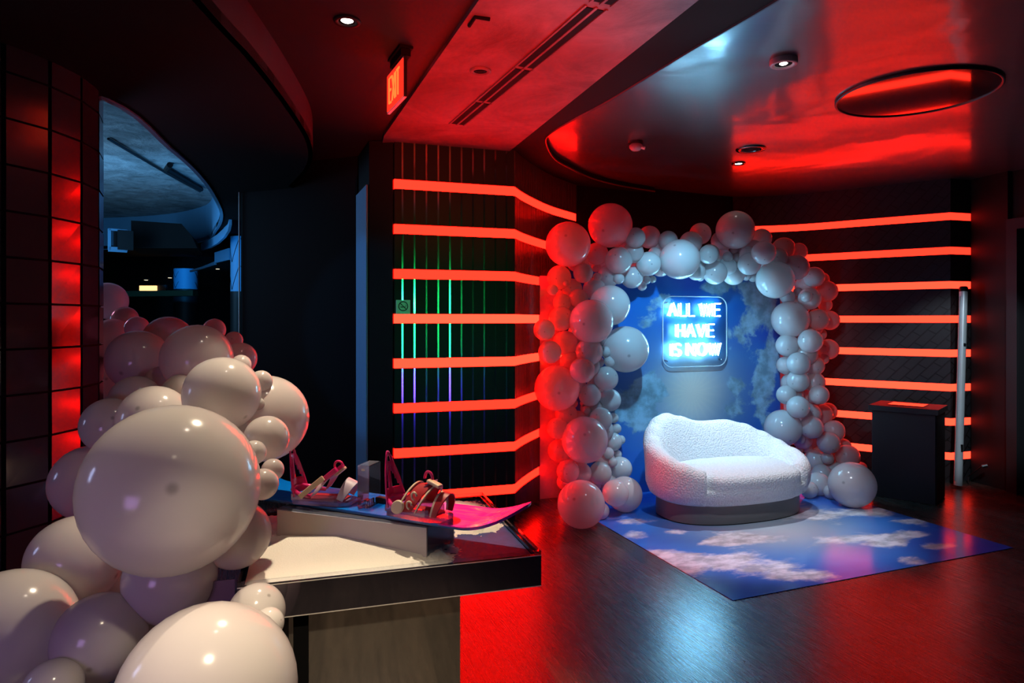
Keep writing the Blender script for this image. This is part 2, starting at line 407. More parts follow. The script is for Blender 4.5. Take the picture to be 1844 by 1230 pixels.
# dark walls left of the grooved wall, and the pale jamb lit blue
bm = bmesh.new(); ribbon(bm, [Vector((-2.44, 6.0, 0)), Vector((-1.29, 5.55, 0))], 0, 2.97, -.08, 0); structure(link_mesh('wall_left_hall', bm, 'void'))
bm = bmesh.new(); ribbon(bm, [Vector((-1.27, 5.52, 0)), Vector((-1.085, 5.06, 0)), Vector((-.90, 5.03, 0))], 0, 2.96, -.07, 0); structure(link_mesh('wall_left_pier', bm, 'panel'))
bm = bmesh.new(); ribbon(bm, [Vector((-1.275, 5.50, 0)), Vector((-1.095, 5.06, 0))], 0.0, 2.63, 0, .012); structure(link_mesh('trim_7', bm, 'blue_lit_paint'))
bm = bmesh.new(); tube(bm, [(-2.45, 5.985, .02), (-2.45, 5.985, 2.88)], .006, 6); structure(link_mesh('trim_8', bm, 'fixture_grey'))
# far hall
bm = bmesh.new(); prism(bm, [(-13, 16), (-1, 16), (-1, 16.1), (-13, 16.1)], 0, 3.3); structure(link_mesh('wall_far', bm, 'black'))

# ---------------------------------------------------------------- light strips
ORD = ['lowest', 'second lowest', 'third lowest', 'fourth lowest', 'fourth from the top', 'third from the top', 'second from the top', 'topmost']
MATS = ['strip_red', 'strip_red', 'strip_red', 'strip_mid', 'strip_orange', 'strip_red', 'strip_red', 'strip_red']
MATSR = ['strip_orange2']*4+['strip_mid2', 'strip_mid2', 'strip_red2', 'strip_red2']
for k, z in enumerate(SZ):
    o = band_obj('led_strip', MATS[k], [wl[0]]+list(wl[1:]), z-SH+.002, z+SH-.002, -.03, .006)
    tag(o, f'glowing red light strip, {ORD[k]} on the wall left of the arch', 'light strip', 'light strips on the left wall')
for k, z in enumerate(SZ):
    o = band_obj('led_strip', MATSR[k], wr, z-SH+.002, z+SH-.002, -.03, .004)
    tag(o, f'glowing orange-red light strip, {ORD[k]} on the wall right of the arch', 'light strip', 'light strips on the right wall')

# ---------------------------------------------------------------- strokes lettering
def arc(cx, cy, rx, ry, a0, a1, n=12):
    return [(cx+rx*math.cos(math.radians(a0+(a1-a0)*i/n)), cy+ry*math.sin(math.radians(a0+(a1-a0)*i/n))) for i in range(n+1)]
GL = {
 'A': (.72, [[(0, 0), (.36, 1), (.72, 0)], [(.13, .36), (.59, .36)]]),
 'L': (.5, [[(0, 1), (0, 0), (.5, 0)]]),
 'W': (1.0, [[(0, 1), (.25, 0), (.5, .95), (.75, 0), (1, 1)]]),
 'E': (.52, [[(.52, 1), (0, 1), (0, 0), (.52, 0)], [(0, .52), (.46, .52)]]),
 'H': (.62, [[(0, 0), (0, 1)], [(.62, 0), (.62, 1)], [(0, .5), (.62, .5)]]),
 'V': (.7, [[(0, 1), (.35, 0), (.7, 1)]]),
 'I': (.0, [[(0, 0), (0, 1)]]),
 'S': (.52, [arc(.26, .75, .25, .25, 20, 270)+arc(.26, .25, .25, .25, 90, -160)[1:]]),
 'N': (.66, [[(0, 0), (0, 1), (.66, 0), (.66, 1)]]),
 'O': (.8, [arc(.4, .5, .4, .5, 90, 450, 24)]),
 'X': (.62, [[(0, 0), (.62, 1)], [(0, 1), (.62, 0)]]),
 'T': (.6, [[(.3, 0), (.3, 1)], [(0, 1), (.6, 1)]]),
}
def letters(text, org, ux, uz, height, width, r, mat, parent, gap=.26, space=.62, flat=None):
    tot = 0
    for i, ch in enumerate(text): tot += space if ch == ' ' else GL[ch][0]+(gap if i < len(text)-1 and text[i+1] != ' ' else 0)
    sx = width/tot; x = 0
    for i, ch in enumerate(text):
        if ch == ' ': x += space; continue
        w, st = GL[ch]; bm = bmesh.new()
        for s in st: tube(bm, [org+ux*((x+px)*sx)+uz*(py*height) for px, py in s], r, 8)
        link_mesh('letter', bm, mat, parent, True)
        x += w+(gap if i < len(text)-1 and text[i+1] != ' ' else 0)

# ---------------------------------------------------------------- cloud backdrop, sign, floor decal
PL, PR = Vector((.46, 5.90, 0)), Vector((2.725, 6.77, 0))
u = (PR-PL).normalized(); w = Vector((-u.y, u.x, 0)); rotz = math.atan2(u.y, u.x); PW = (PR-PL).length
def on_panel(x, y, off=0):
    p = solve(x, y, PL-w*off, w); return p
def pa(x, y): p = on_panel(x, y)-PL; return p.dot(u), p.z
bl = []
for (x, y, sx, sy, wt) in [(1165, 692, 26, 26, .34), (1140, 735, 45, 38, .34), (1185, 770, 50, 24, .30), (1165, 580, 38, 18, .26), (1195, 540, 26, 16, .24), (1335, 600, 26, 26, .36), (1372, 700, 26, 45, .38), (1390, 610, 14, 60, .34), (1300, 515, 40, 12, .3), (1365, 535, 28, 30, .3), (1325, 690, 16, 14, .3), (1325, 735, 22, 18, .26), (1386, 770, 22, 18, .3), (1225, 510, 30, 12, .1)]:
    a0, b0 = pa(x, y); ka = abs(pa(x+10, y)[0]-a0)/10; kb = abs(pa(x, y+10)[1]-b0)/10
    bl.append((a0, b0, sx*ka*1.1, sy*kb*1.1, wt))
sa, sz_ = pa(1246, 706)  # flare of the printed sun, with a reflected glow painted in
M['backdrop'] = cloud_print('cloudy_sky_print', bl, (.0, .030, .50), (.0, .13, .54), (sa, sz_, .38, (.80, .80, .72), .95), (1, 1, 1.15), .45, (.38, .62, .76), lo=.67, hi=.77)
bd = thing('cloud_backdrop', 'blue cloudy sky backdrop panel standing behind the white sofa', 'backdrop', PL, rotz)
PH = 2.07
o = boxes('printed_panel', 'backdrop', [((PW/2, .012, PH/2-.012), (PW, .024, PH-.024))], bd)
o = boxes('top_rail', 'print_edge', [((PW/2, .03, PH+.07), (PW-.3, .03, .18))], bd)
o = boxes('side_fabric', 'red_cloth', [((PW+.10, .14, 1.0), (.30, .012, 2.0)), ((-.1, .14, 1.0), (.26, .012, 2.0))], bd)
o = boxes('foot', 'dark_metal', [((.4, .2, .02), (.05, .36, .04)), ((PW-.4, .2, .02), (.05, .36, .04))], bd)

# neon sign on a clear rounded plate
sg = thing('neon_sign', 'lit ice-blue neon sign reading ALL WE HAVE IS NOW on clear plate', 'neon sign', (0, 0, 0))
OFF = .055
p00, p11 = on_panel(1194, 662, OFF), on_panel(1309, 535, OFF)
wd, ht = (p11-p00).dot(u), p11.z-p00.z
def rrect(w_, h_, r, n=7):
    out = []
    for cx, cy, a in ((w_-r, r, -90), (w_-r, h_-r, 0), (r, h_-r, 90), (r, r, 180)):
        for i in range(n+1): out.append((cx+r*math.cos(math.radians(a+90*i/n)), cy+r*math.sin(math.radians(a+90*i/n))))
    return out
rr = rrect(wd, ht, .10)
bm = bmesh.new()
f0 = [bm.verts.new(p00+u*a+Z*b) for a, b in rr]; f1 = [bm.verts.new(p00+u*a+Z*b+w*.008) for a, b in rr]
bm.faces.new(f0); bm.faces.new(f1[::-1])
for i in range(len(rr)): bm.faces.new([f0[i], f0[(i+1) % len(rr)], f1[(i+1) % len(rr)], f1[i]])
link_mesh('plate', bm, 'sign_acrylic', sg)
bm = bmesh.new(); tube(bm, [p00+u*a+Z*b+w*.004 for a, b in rr], .0055, 6, closed=True); M['edge'] = plain('polished_edge', (.75, .85, .92), .15, 0, .8)
link_mesh('plate_edge', bm, 'edge', sg, True)
for txt, x0, x1, yt, yb in (('ALL WE', 1206, 1297, 547, 569), ('HAVE', 1221, 1286, 584, 607), ('IS NOW', 1211, 1298, 618, 641)):
    a = on_panel(x0, yb, OFF+.014); b = on_panel(x1, yt, OFF+.014)
    letters(txt, a, u, Z, b.z-a.z, (b-a).dot(u), .0066, 'neon', sg)
for a, b in ((.05, .06), (wd-.05, .06), (.05, ht-.06), (wd-.05, ht-.06)):
    bm = bmesh.new(); tube(bm, [p00+u*a+Z*b+w*.008, p00+u*a+Z*b+w*OFF], .008, 10); link_mesh('standoff', bm, 'chrome', sg, True)

# sky print on the floor
D0, DR = Vector((1.26, 3.80, 0)), Vector((3.52, 4.68, 0))
def on_floor(x, y): return solve(x, y, (0, 0, 0), Z)
ud = (DR-D0).normalized(); wd_ = Vector((-ud.y, ud.x, 0)); DW = (DR-D0).length; DD = 2.30
def fa(x, y): p = on_floor(x, y)-D0; return p.dot(ud), p.dot(wd_)
bl = []
for (x, y, sx, sy, wt) in [(1175, 1000, 50, 8, .36), (1245, 1011, 60, 9, .38), (1320, 1014, 60, 11, .40), (1390, 1024, 60, 10, .38), (1450, 1038, 60, 10, .34), (1225, 1028, 30, 10, .24), (1360, 965, 90, 13, .28), (1310, 973, 45, 6, .3), (1520, 975, 60, 10, .28), (1430, 925, 70, 16, .30), (1560, 922, 60, 10, .32), (1630, 962, 45, 10, .34), (1600, 978, 40, 7, .34), (1690, 985, 35, 6, .34), (1640, 1012, 30, 8, .32), (1650, 940, 26, 8, .3), (1130, 940, 35, 10, .22), (1150, 965, 25, 9, .22), (1215, 957, 25, 5, .26)]:
    a0, b0 = fa(x, y); a1, b1 = fa(x+sx, y); a2, b2 = fa(x, y+sy)
    ea = max(abs(a1-a0), abs(a2-a0)*.6); eb = max(abs(b2-b0), abs(b1-b0)*.5)
    bl.append((a0, b0, ea*1.35, eb*1.5, wt))
s0, s1 = fa(1390, 950)
M['decal'] = cloud_print('sky_floor_print', bl, (.0, .030, .62), (.005, .16, .86), (s0, s1, .48, (.62, .66, .74), .95), (.8, 1.5, 1), .16, (.95, .95, 1.0), rays=False, zaxis=1, lo=.64, hi=.84)
bm = bmesh.new(); prism(bm, [(0, 0), (DW, 0), (DW, DD), (0, DD)], .001, .004)
o = link_mesh('floor_decal', bm, 'decal', loc=D0); o.rotation_euler = (0, 0, math.atan2(ud.y, ud.x))
tag(o, 'glossy blue sky print on the floor under the white sofa', 'floor decal')

# ---------------------------------------------------------------- sofa
SC = Vector((1.815, 5.60, 0)); 
sofa = thing('loveseat_sofa', 'white boucle loveseat with rounded back on the blue floor print', 'sofa', SC, math.atan2(U.y, U.x)-.02)
A_, B_ = .718, .45
def outline(phi, s=1.0):
    c, s_ = math.cos(phi), math.sin(phi); e = 2/2.4
    return Vector((A_*s*math.copysign(abs(c)**e, c), B_*(s if s < 1 else s)*math.copysign(abs(s_)**e, s_), 0))
def inset(phi, k):
    p = outline(phi); n = Vector((p.x/A_**2, p.y/B_**2, 0)).normalized(); return p-n*k
TOP = [(-52, .425), (-30, .45), (0, .50), (18, .545), (38, .605), (55, .665), (72, .70), (88, .695), (104, .755), (116, .79), (128, .77), (140, .71), (155, .63), (170, .575), (190, .525), (210, .485), (232, .44)]
def topz(deg):
    for (a, za), (b, zb) in zip(TOP, TOP[1:]):
        if a <= deg <= b:
            t = (deg-a)/(b-a); t = t*t*(3-2*t); return za+(zb-za)*t
    return TOP[-1][1]
bm = bmesh.new(); rows = []
NS = 96
for i in range(NS+1):
    deg = -52+284*i/NS; ph = math.radians(deg); zt = topz(deg); row = []
    lean = .05*max(0, math.sin(ph))
    th = .155
    if i < 5 or i > NS-5: e = min(i, NS-i)/5; th *= .8+.2*e
    for k, z in [(.075, .155), (.03, .19), (.0, .27), (-.005-lean*.3, zt*.7+.04), (-.0-lean, zt-.06), (.015-lean, zt-.028), (.045-lean, zt-.006), (.078-lean, zt), (th*.72-lean, zt-.008), (th*.93-lean, zt-.035), (th-lean, zt-.075), (th+.02, (zt+.38)/2), (th+.03, .36), (th+.03, .17)]:
        p = inset(ph, k); row.append(bm.verts.new((p.x, p.y, z)))
    rows.append(row)
for r, s in zip(rows, rows[1:]):
    n = len(r)
    for k in range(n): bm.faces.new([r[k], r[(k+1) % n], s[(k+1) % n], s[k]])
bm.faces.new(rows[0]); bm.faces.new(rows[-1][::-1])
link_mesh('backrest', bm, 'boucle', sofa, True)
bm = bmesh.new(); rings = []
prof = [(.075, .155), (.03, .185), (.004, .24), (.0, .285), (.003, .295), (.0, .305), (-.004, .35), (.008, .375), (.03, .392), (.07, .405), (.16, .418), (.28, .425)]
for k, z in prof:
    ring = []
    for i in range(96):
        ph = 2*PI*i/96; deg = math.degrees(ph); deg = deg if deg < 240 else deg-360
        back = .165 if -44 < deg < 224 else (0 if (deg < -64 or deg > 244) else .165*((deg+64)/20)**2 if deg < 0 else .165*((244-deg)/20)**2)
        back = max(0, min(.165, back)) if z > .292 else (.006 if back > .01 else 0); p = inset(ph, max(k, 0)+back if back else k)
        if k > .2: p = p*(.9)
        ring.append(bm.verts.new((p.x, p.y, z)))
    rings.append(ring)
for r, s in zip(rings, rings[1:]):
    for k in range(96): bm.faces.new([r[k], r[(k+1) % 96], s[(k+1) % 96], s[k]])
bm.faces.new(rings[0][::-1])
cv = bm.verts.new((0, 0, .43))
for k in range(96): bm.faces.new([rings[-1][k], rings[-1][(k+1) % 96], cv])
link_mesh('seat_cushion', bm, 'boucle', sofa, True)
bm = bmesh.new(); ring = [inset(2*PI*i/72, .085) for i in range(72)]; prism(bm, [(p.x, p.y) for p in ring], .012, .156)
o = link_mesh('plinth', bm, 'plinth', sofa); autosmooth(o)
bm = bmesh.new(); prism(bm, [(p.x*.985, p.y*.98) for p in ring], .004, .0125); o = link_mesh('base_gap', bm, 'void', sofa)
M['apron'] = plain('black_mirror_acrylic', (.16, .14, .17), .05, .85)

# ---------------------------------------------------------------- display table with snow, riser and snowboard
TR = Vector((.11, 2.50, 0)); ut = Vector((.956, .292, 0)).normalized(); wt_ = Vector((-ut.y, ut.x, 0))
TL, TD, TT = 1.06, .89, .72
T0 = TR-ut*TL
tb = thing('display_table', 'black glossy display table filled with white fluff beside the balloon garland', 'table', T0, math.atan2(ut.y, ut.x))
AP = .117
boxes('front_apron', 'apron', [((TL/2, .009, TT-AP/2), (TL, .018, AP))], tb)
boxes('back_apron', 'gloss_black', [((TL/2, TD-.009, TT-AP/2), (TL, .018, AP))], tb)
boxes('side_apron', 'gloss_black', [((TL-.009, TD/2, TT-AP/2), (.018, TD-.04, AP))], tb)
boxes('side_apron', 'gloss_black', [((.009, TD/2, TT-AP/2), (.018, TD-.04, AP))], tb)
M['tray'] = plain('tray_reflected_blue', (.03, .10, .30), .55, .0, spec=.1, bump=.3, vscale=22, var=.3)  # blue of the mirrored board put into the tray colour
boxes('tray', 'tray', [((TL/2, TD/2, TT-.02), (TL-.04, TD-.04, .012))], tb)
bm = bmesh.new()
for c, s in [((TL/2, .006, TT+.008), (TL, .010, .016)), ((TL/2, TD-.006, TT+.008), (TL, .010, .016)), ((.006, TD/2, TT+.008), (.010, TD, .016)), ((TL-.006, TD/2, TT+.008), (.010, TD, .016))]: box(bm, c, s)
link_mesh('rim', bm, 'acrylic', tb)
M['highlight_paint'] = plain('painted_edge_highlight', (.75, .7, .65), .2, 0, .8)
boxes('edge_highlight', 'highlight_paint', [((TL/2, -.0006, TT-AP+.002), (TL, .0012, .003)), ((TL/2, -.0006, TT-.001), (TL, .0012, .003))], tb)  # pale strips paint the highlight along the apron's edges
M['pedestal'] = plain('smoked_mirror_panel', (.62, .56, .48), .07, .9)
boxes('pedestal_front', 'pedestal', [((.46, .055, .30), (.60, .012, .60))], tb)
boxes('pedestal_side', 'gloss_black', [((.754, .44, .30), (.012, .76, .60))], tb)
boxes('corner_post', 'void', [((.20, .045, .30), (.05, .03, .60))], tb)
boxes('pedestal_front', 'gloss_black', [((.09, .06, .30), (.17, .012, .60))], tb)
boxes('pedestal_back', 'gloss_black', [((.40, .82, .30), (.70, .012, .60))], tb)
boxes('end_panel', 'mauve_lit_acrylic', [((-.085, .03, TT-.055), (.15, .006, .15))], tb)  # added panel, purple light at the table end put into its colour

def tloc(p): q = Vector(p)-T0; return q.dot(ut), q.dot(wt_)
bm = bmesh.new(); NX, NY = 190, 150; grid = {}
def snow_h(x, y):
    # heap left of centre against the riser, thin cover elsewhere, bare tray at the front right
    h = .075*math.exp(-((x-.30)/.34)**2-((y-.30)/.26)**2)+.03*math.exp(-((x-.1)/.3)**2-((y-.1)/.2)**2)
    h += .022*math.exp(-((x-.60)/.16)**2-((y-.16)/.12)**2)
    h += .06*math.exp(-((x-.92)/.10)**2-((y-.47)/.10)**2)+.055*math.exp(-((x-.80)/.2)**2-((y-.72)/.16)**2)+.03*math.exp(-((x-.3)/.5)**2-((y-.75)/.2)**2)
    edge = min(x, TL-x, y, TD-y)
    h -= .016
    h += .008*noise.noise(Vector((x*24, y*24, 0)))+.006*noise.noise(Vector((x*70, y*70, 3)))+.003*noise.noise(Vector((x*150, y*150, 5)))
    lim = -.004+.14*max(0, edge-.022)+.012
    return min(h, lim)
for i in range(NX+1):
    for j in range(NY+1):
        x = .02+(TL-.04)*i/NX; y = .02+(TD-.04)*j/NY
        h = snow_h(x, y); grid[i, j] = (bm.verts.new((x, y, TT-.014+max(h, -.004))), h)
for i in range(NX):
    for j in range(NY):
        q = [grid[i, j], grid[i+1, j], grid[i+1, j+1], grid[i, j+1]]
        if max(v[1] for v in q) > -.002: bm.faces.new([v[0] for v in q])
for v in [v for v in bm.verts if not v.link_faces]: bm.verts.remove(v)
o = link_mesh('artificial_snow', bm, 'snow', None, True, T0); o.rotation_euler = (0, 0, math.atan2(ut.y, ut.x))
tag(o, 'heap of white fluffy artificial snow lying in the table tray', 'artificial snow', kind='stuff')

ra = Vector((.938, -.346, 0)).normalized(); rb = Vector((-ra.y, ra.x, 0))
R1 = Vector((-.318, 2.477, 0))
rs = thing('acrylic_riser', 'frosted clear acrylic riser box under the snowboard on the table', 'riser', R1-ra*.68, math.atan2(ra.y, ra.x))
RL, RD, z0, z1 = .68, .24, TT-.012, .828
boxes('front_panel', 'frost', [((RL/2, .004, (z0+z1)/2), (RL, .008, z1-z0))], rs)
boxes('back_panel', 'frost', [((RL/2, RD-.004, (z0+z1)/2), (RL, .008, z1-z0))], rs)
boxes('end_panel', 'haze_acrylic', [((RL-.004, RD/2, (z0+z1)/2), (.008, RD-.02, z1-z0))], rs)
boxes('end_panel', 'haze_acrylic', [((.004, RD/2, (z0+z1)/2), (.008, RD-.02, z1-z0))], rs)
boxes('top_panel', 'haze_acrylic', [((RL/2, RD/2, z1+.003), (RL, RD, .006))], rs)

be = Vector((.909, -.417, 0)).normalized(); bn = Vector((-be.y, be.x, 0))
def board_mat():
    t = NT('snowboard_topsheet'); c = t.coord(); sp = t.node('ShaderNodeSeparateXYZ'); t.link(c, sp.inputs[0])
    n = t.noise(t.coord('Object', (2.2, 9, 1), (0, 0, .5)), 2.4, 5, .6, 1.0)
    x = t.math('ADD', sp.outputs[0], t.math('MULTIPLY', sp.outputs[1], .35))
    edge = t.smooth(t.math('ADD', x, t.math('MULTIPLY', n, .05)), .40, .425)
    blue = t.mix(n, (.0, .13, .62), (.0, .26, .98))
    pink = t.mix(t.smooth(n, .44, .62), (.58, .012, .50), (.14, .08, .45))
    pink = t.mix(t.smooth(n, .64, .70), pink, (.85, .45, .40))
    side = t.smooth(sp.outputs[2], -.001, .004)
    col = t.mix(side, (0, .10, .30), t.mix(edge, blue, pink))
    return t.done(t.bsdf(col, .22, 0, .5, coat=.4))
M['board'] = board_mat()
BC = Vector((-.612, 2.765, 0)); BL = 1.48
brd = thing('snowboard', 'blue and magenta snowboard resting on the acrylic riser', 'snowboard', BC+Z*.842, math.atan2(be.y, be.x))
bm = bmesh.new(); rows = []; NB = 60
for i in range(NB+1):
    s = -1+2*i/NB; x = s*BL/2; a = abs(s)
    wdt = .128+.016*a*a
    if a > .80: tt = (a-.80)/.20; wdt *= math.sqrt(max(0.0004, 1-tt**2.4))
    lift = .075*max(0, (a-.70)/.30)**1.8
    row = []
    for j in range(9):
        y = wdt*(-1+2*j/8); row.append((x, y, lift))
    rows.append(row)
top = [[bm.verts.new((x, y, z+.006)) for x, y, z in r] for r in rows]; bot = [[bm.verts.new((x, y, z-.005)) for x, y, z in r] for r in rows]
for i in range(NB):
    for j in range(8):
        bm.faces.new([top[i][j], top[i+1][j], top[i+1][j+1], top[i][j+1]]); bm.faces.new([bot[i][j+1], bot[i+1][j+1], bot[i+1][j], bot[i][j]])
    bm.faces.new([top[i][0], bot[i][0], bot[i+1][0], top[i+1][0]]); bm.faces.new([top[i][8], top[i+1][8], bot[i+1][8], bot[i][8]])
bm.faces.new(top[0]+bot[0][::-1]); bm.faces.new(top[-1][::-1]+bot[-1])
o = link_mesh('deck', bm, 'board', brd); autosmooth(o, 50)

def arc_band(name, mat, parent, x0, x1, hw, z0, hz, w0, tilt=0, a0=0, a1=180, th=.006, holes=False, n=18):
    # strap arching over the foot from side to side
    bm = bmesh.new(); rows = []
    for i in range(n+1):
        t = i/n; a = math.radians(a0+(a1-a0)*t); y = hw*math.cos(a); z = z0+hz*math.sin(a); x = x0+(x1-x0)*math.sin(a)
        wv = w0*(.55+.45*math.sin(PI*t)) ; tn = Vector((0, math.cos(a)*1, math.sin(a)*1)).normalized()
        rows.append([bm.verts.new(Vector((x-wv/2, y, z-tilt*wv/2))-tn*th*k) for k in (0, 1)]+[bm.verts.new(Vector((x+wv/2, y, z+tilt*wv/2))-tn*th*k) for k in (1, 0)])
    for r, s in zip(rows, rows[1:]):
        for k in range(4): bm.faces.new([r[k], r[(k+1) % 4], s[(k+1) % 4], s[k]])
    bm.faces.new(rows[0]); bm.faces.new(rows[-1][::-1])
    o = link_mesh(name, bm, mat, parent); autosmooth(o, 50); return o
def binding(label, heel, toe, style, z):
    f = (toe-heel).normalized(); f = Matrix.Rotation(math.radians(-19), 3, 'Z') @ f; t = thing('snowboard_binding', label, 'snowboard binding', (heel+toe)/2+Z*z, math.atan2(f.y, f.x), 'bindings on the snowboard')
    # clear lilac base
    bm = bmesh.new(); pl = [(-.115, -.045), (-.10, -.06), (.0, -.066), (.10, -.062), (.135, -.04), (.14, .04), (.10, .062), (.0, .066), (-.10, .06), (-.115, .045)]
    prism(bm, pl, 0, .016); prism(bm, [(-.11, .050), (.09, .052), (.08, .062), (-.10, .060)], .016, .042); prism(bm, [(-.11, -.060), (.08, -.062), (.09, -.052), (-.11, -.050)], .016, .042)
    link_mesh('base_plate', bm, 'acrylic_purple', t)
    bm = bmesh.new(); prism(bm, [(-.07, -.04), (.05, -.045), (.11, -.03), (.11, .03), (.05, .045), (-.07, .04)], .0165, .024); link_mesh('foot_pad', bm, 'red', t)
    # heel loop
    bm = bmesh.new(); tube(bm, [(-.02, -.062, .035), (-.08, -.06, .045), (-.118, -.035, .055), (-.128, 0, .058), (-.118, .035, .055), (-.08, .06, .045), (-.02, .062, .035)], .009, 8); link_mesh('heel_loop', bm, 'magenta', t, True)
    # tall slotted highback
    bm = bmesh.new(); NU, NV = 16, 20; g = {}
    for i in range(NU+1):
        for j in range(NV+1):
            v = j/NV; uu = -1+2*i/NU; hw = .060*(1-v)+.016*v+.006*math.sin(PI*v); a = uu*1.25*(1-.45*v)
            x = -.125-.022*v+.045*(1-math.cos(a))*(1-.3*v); g[i, j] = bm.verts.new((x, hw*math.sin(a)/math.sin(1.25*(1-.45*v)), .03+.205*v-(.03*uu*uu*(v**3))))
    for i in range(NU):
        for j in range(NV):
            uu = -1+2*(i+.5)/NU; v = (j+.5)/NV
            h1 = .30 < v < .72 and .16 < abs(uu) < .16+.62*(1-(v-.30)/.42)*1.0 and abs(uu) < .72
            h2 = .82 < v < .90 and abs(uu) < .4
            if h1 or h2: continue
            bm.faces.new([g[i, j], g[i+1, j], g[i+1, j+1], g[i, j+1]])
    for v in [v for v in bm.verts if not v.link_faces]: bm.verts.remove(v)
    o = link_mesh('highback', bm, 'magenta', t, True); md = o.modifiers.new('s', 'SOLIDIFY'); md.thickness = .007; md.offset = 0
    if style == 0:
        a = arc_band('ankle_strap', 'lilac', t, -.01, .05, .064, .04, .088, .055, .7)
        bm = bmesh.new(); X = Vector((.78, 0, .62)).normalized(); box(bm, (-.015, -.068, .075), (.135, .007, .022), (X, Vector((0, 1, 0)), X.cross(Vector((0, 1, 0))))); bevel(bm, .003)
        link_mesh('ladder_strap', bm, 'cream', t)
        bm = bmesh.new(); box(bm, (.055, -.045, .125), (.075, .02, .022), (X, Vector((0, 1, 0)), X.cross(Vector((0, 1, 0))))); bevel(bm, .004); box(bm, (.085, -.03, .148), (.05, .016, .012), (X, Vector((0, 1, 0)), X.cross(Vector((0, 1, 0)))))
        link_mesh('ratchet_buckle', bm, 'magenta', t)
        bm = bmesh.new(); tube(bm, [(.085+.018*math.cos(q), -.03, .160+.018*math.sin(q)) for q in [2*PI*k/20 for k in range(20)]], .005, 8, closed=True); link_mesh('buckle_lever', bm, 'magenta', t, True)
        bm = bmesh.new(); box(bm, (.088, -.02, .135), (.05, .03, .012), (X, Vector((0, 1, 0)), X.cross(Vector((0, 1, 0))))); bevel(bm, .003); link_mesh('ladder_strap', bm, 'cream', t)
        arc_band('toe_strap', 'lilac', t, .10, .135, .056, .025, .072, .045, -.4)
    else:
        a = arc_band('ankle_strap', 'red', t, 0, .05, .072, .030, .10, .085, .15, 0, 180)
        b = arc_band('strap_trim', 'cream', a, -.043, .007, .073, .029, .103, .010, .15, 0, 180)
        arc_band('strap_trim', 'cream', a, .040, .094, .073, .029, .103, .010, .15, 0, 180)
        bm = bmesh.new()
        for (cx, cz) in ((.040, .095), (.018, .058)):
            tube(bm, [(cx+.011*math.cos(q), -.074+.022*(cz-.07), cz+.014*math.sin(q)) for q in [2*PI*k/16 for k in range(13)]], .0042, 6)
        link_mesh('strap_emblem', bm, 'cream', a, True)
        arc_band('ladder_strap', 'lilac', t, -.03, .07, .066, .05, .085, .03, .8, 10, 120)
        bm = bmesh.new(); lathe(bm, [(.0, -.006), (.022, -.006), (.025, 0), (.022, .006), (0.0, .006)], 20); bmesh.ops.scale(bm, vec=(1.35, 1, 1), verts=bm.verts); bmesh.ops.rotate(bm, matrix=Matrix.Rotation(PI/2, 3, 'X'), verts=bm.verts); bmesh.ops.rotate(bm, matrix=Matrix.Rotation(-.6, 3, 'Y'), verts=bm.verts); bmesh.ops.translate(bm, vec=(-.035, -.077, .045), verts=bm.verts)
        link_mesh('strap_anchor', bm, 'cream', t)
        bm = bmesh.new(); tube(bm, [(.06+.018*math.cos(q), -.01, .148+.028*math.sin(q)) for q in [PI*k/12 for k in range(13)]], .0055, 8); link_mesh('buckle_lever', bm, 'magenta', t, True)
        bm = bmesh.new(); X = Vector((.95, 0, -.3)).normalized(); box(bm, (.095, -.02, .137), (.06, .03, .014), (X, Vector((0, 1, 0)), X.cross(Vector((0, 1, 0))))); bevel(bm, .005); link_mesh('ratchet_buckle', bm, 'cream', t)
        arc_band('toe_strap', 'red', t, .115, .14, .058, .02, .085, .035, -.1, 0, 180)
        arc_band('toe_strap', 'cream', t, .10, .118, .057, .02, .086, .012, -.1, 0, 180)
    return t
ZB = .849
def at_z(x, y, z): return solve(x, y, (0, 0, z), Z)
h1, t1 = at_z(535, 905, ZB), at_z(628, 902, ZB); h2, t2 = at_z(704, 925, ZB), at_z(800, 930, ZB)
h1.z = t1.z = h2.z = t2.z = 0
b2 = binding('magenta binding with cream-edged red strap near the snowboard\'s pink nose', h2, t2, 1, ZB)
b1 = binding('magenta binding with plain cream ladder strap nearest the balloons', h1, t1, 0, ZB)
# clear block
q = at_z(655, 915, ZB); q.z = 0
ab = thing('acrylic_block', 'clear acrylic block standing on the snowboard between the two bindings', 'acrylic block', q+Z*ZB, math.radians(-16))
bm = bmesh.new(); box(bm, (0, 0.045, .085), (.052, .10, .17)); bevel(bm, .002, 1); link_mesh('block', bm, 'acrylic', ab)
bm = bmesh.new(); box(bm, (-.0265, .045, .085), (.001, .092, .155)); link_mesh('side_face', bm, 'acrylic_purple', ab)
bm = bmesh.new(); box(bm, (0, .045, .1705), (.046, .092, .001)); link_mesh('top_face', bm, 'haze_acrylic', ab)
bm = bmesh.new(); box(bm, (0, -.0055, .153), (.014, .002, .008)); link_mesh('sticker', bm, 'white_plastic', ab)
bm = bmesh.new(); 
for k in range(6): box(bm, (-.016+.0065*k, .03+.004*(k % 3), .012+.006*(k % 2)), (.006, .03, .012+.006*(k % 3)))
link_mesh('etched_base', bm, 'chrome', ab)
# little buckle box behind the second binding
q = at_z(688, 905, ZB); q.z = 0
bm = bmesh.new(); box(bm, (0, 0, .012), (.05, .03, .022)); bevel(bm, .004)
o = link_mesh('strap_clip', bm, 'black', None, False, q+Z*ZB); o.rotation_euler = (0, 0, -.5); tag(o, 'small black clip lying on the blue board behind the red strap binding', 'clip')

